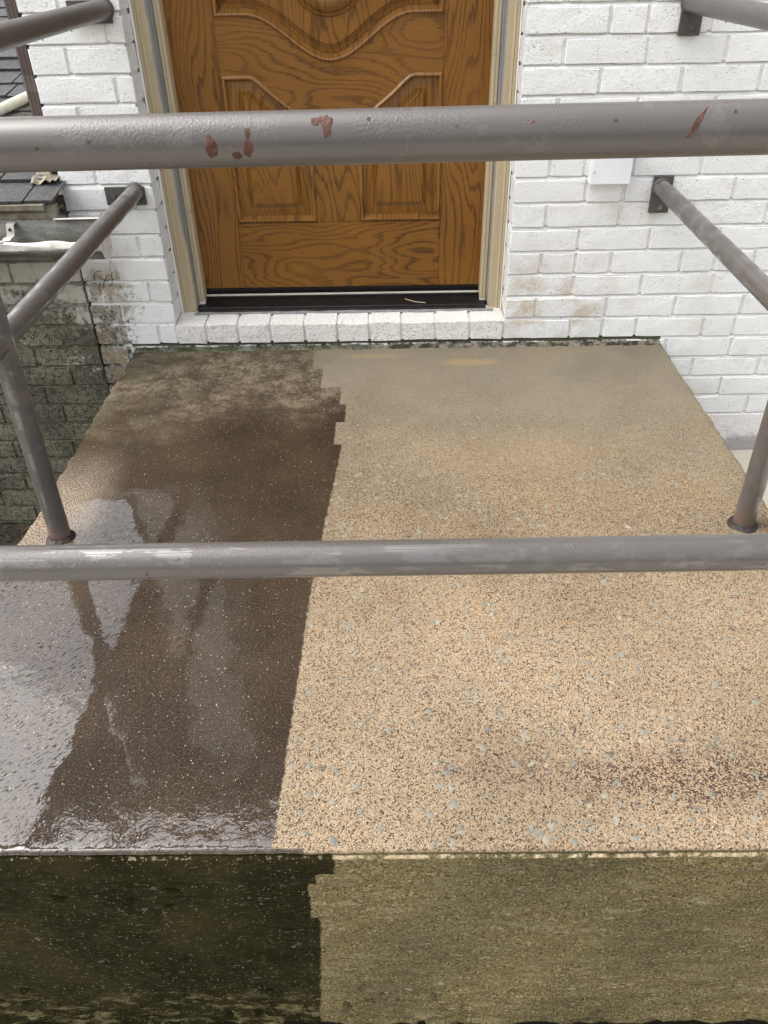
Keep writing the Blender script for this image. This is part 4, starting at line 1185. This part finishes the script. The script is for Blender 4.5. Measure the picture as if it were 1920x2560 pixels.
b.add([(GX1 + 0.0005, y, z - 0.003) for y, z in sec] + [(GX1 + 0.0035, y, z - 0.003) for y, z in sec], [tuple(range(n)), tuple(reversed(range(n, 2 * n)))] + [(i, i + n, (i + 1) % n + n, (i + 1) % n) for i in range(n)])
b.build('end_cap', M_LIP, gt)
b = MB()
def strap(bb, pts, w):
    vs = []; fs = []
    for (y, z, x) in pts:
        vs += [(x - w, y, z), (x + w, y, z)]
    for i in range(len(pts) - 1): fs.append((2 * i, 2 * i + 1, 2 * i + 3, 2 * i + 2))
    bb.add(vs, fs)
strap(b, [(-0.1200, 0.432, -1.020), (-0.140, 0.430, -1.020), (-0.146, 0.408, -1.021), (-0.148, 0.403, -1.022), (-0.170, 0.404, -1.022), (-0.176, 0.400, -1.023), (-0.196, 0.4055, -1.026), (-0.213, 0.407, -1.030)], 0.0105)
o = b.build('hanger', M_GALV, gt); md = o.modifiers.new('thick', 'SOLIDIFY'); md.thickness = 0.0016
b = MB(); b.tube([(-1.020, -0.143, 0.420), (-1.020, -0.149, 0.418)], 0.0035, 8); b.build('rivet', M_BLACK, gt)

# ------------------------------------------------------------------ downspout
ds = empty('downspout', (-0.935, 0.04, 0.52), 'brown corrugated downspout at the left corner of the white wall', 'downspout')
def corr(x0, x1, y0, y1, z0, z1, name, nn=26, grow=0.0, mat=M_BROWN):
    pr = []
    W_, D_ = x1 - x0, y1 - y0
    for i in range(nn):
        u = i / nn; pr.append((x0 + W_ * u, y0 + 0.0022 * (0.5 + 0.5 * math.cos(u * math.pi * 2 * 3)) - grow))
    for i in range(nn): u = i / nn; pr.append((x1 + grow - 0.0022 * (0.5 + 0.5 * math.cos(u * math.pi * 6)), y0 + D_ * u))
    for i in range(nn): u = i / nn; pr.append((x1 - W_ * u, y1 + grow))
    for i in range(nn): u = i / nn; pr.append((x0 - grow, y1 - D_ * u))
    n = len(pr); b = MB()
    b.add([(x, y, z0) for x, y in pr] + [(x, y, z1) for x, y in pr], [(i, (i + 1) % n, n + (i + 1) % n, n + i) for i in range(n)] + [tuple(range(n)), tuple(reversed(range(n, 2 * n)))])
    return b.build(name, mat, ds, smooth=True)
corr(-0.9475, -0.9165, 0.012, 0.070, 0.53, 2.19, 'pipe_body')
corr(-0.9475, -0.9165, 0.012, 0.070, 0.725, 0.763, 'coupling', grow=0.0012, mat=mat_paint('light brown paint', (0.125, 0.098, 0.085), (0.10, 0.078, 0.068), 0.45, 0.0004, 0.5))
# pale pipe lying on the roof
pv = empty('drain_pipe', (-1.15, 0.9, 0.7), 'pale cream plastic pipe lying slantwise on the shingle roof', 'pipe')
b = MB(); b.tube([rp(-0.925, 1.16, 0.024), rp(-1.02, 0.98, 0.022), rp(-1.3, 0.45, 0.022), rp(-1.6, -0.1, 0.022)], 0.0165, 24); b.build('pipe_run', M_PVC, pv, smooth=True)
b = MB(); b.tube([rp(-1.30, 0.45, 0.022), rp(-1.325, 0.404, 0.022)], 0.0195, 24); b.build('collar', M_PVC, pv, smooth=True)

# ------------------------------------------------------------------ small things
b = MB(); b.tube([(0.045, 0.115, 0.1085), (0.075, 0.100, 0.1050), (0.108, 0.094, 0.1035)], 0.0011, 6)
tag(b.build('straw', M_STRAW, None), 'short pale straw lying on the black threshold', 'straw')
b = MB()
rt = random.Random(5)
for k in range(9):
    p = Vector((-0.872 + rt.uniform(-.03, .05), -0.004, 0.218 + rt.uniform(-.012, .01))); pts = [p]
    d = Vector((rt.uniform(-1, 1), 0, rt.uniform(-.5, .5))).normalized()
    for q in range(6):
        d = (d + Vector((rt.uniform(-.5, .5), 0, rt.uniform(-.6, .4)))).normalized()
        p = p + d * 0.008; p.y = -0.003 - 0.002 * math.sin(q); pts.append(p.copy())
    b.tube(pts, 0.0011, 5, rad=[0.0014 - 0.00015 * q for q in range(7)])
tag(b.build('rootlets', M_TWIG, None), 'thin brown rootlets clinging to the white brick below the gutter end', 'twig')
# leaf litter on the ground at far left
b = MB()
for k in range(700):
    x = rnd.uniform(-1.7, -0.83); y = rnd.uniform(-1.2, -0.02)
    p = Vector((x, y, -0.668 + 0.018 * nz(x, y, 0, 14) + rnd.uniform(0.002, 0.012))); L = rnd.uniform(0.008, 0.026); a = rnd.uniform(0, 6.28)
    d = Vector((math.cos(a), math.sin(a), rnd.uniform(-.3, .3))) * L; e = Vector((-math.sin(a), math.cos(a), rnd.uniform(-.3, .3))) * L * rnd.uniform(.12, .5)
    b.add([p - d, p + e, p + d, p - e], [(0, 1, 2), (0, 2, 3)])
o = b.build('ground_litter', M_LEAF, None, kind='stuff'); tag(o, 'brown leaf litter on the soil at the foot of the mildewed wall', 'leaves')
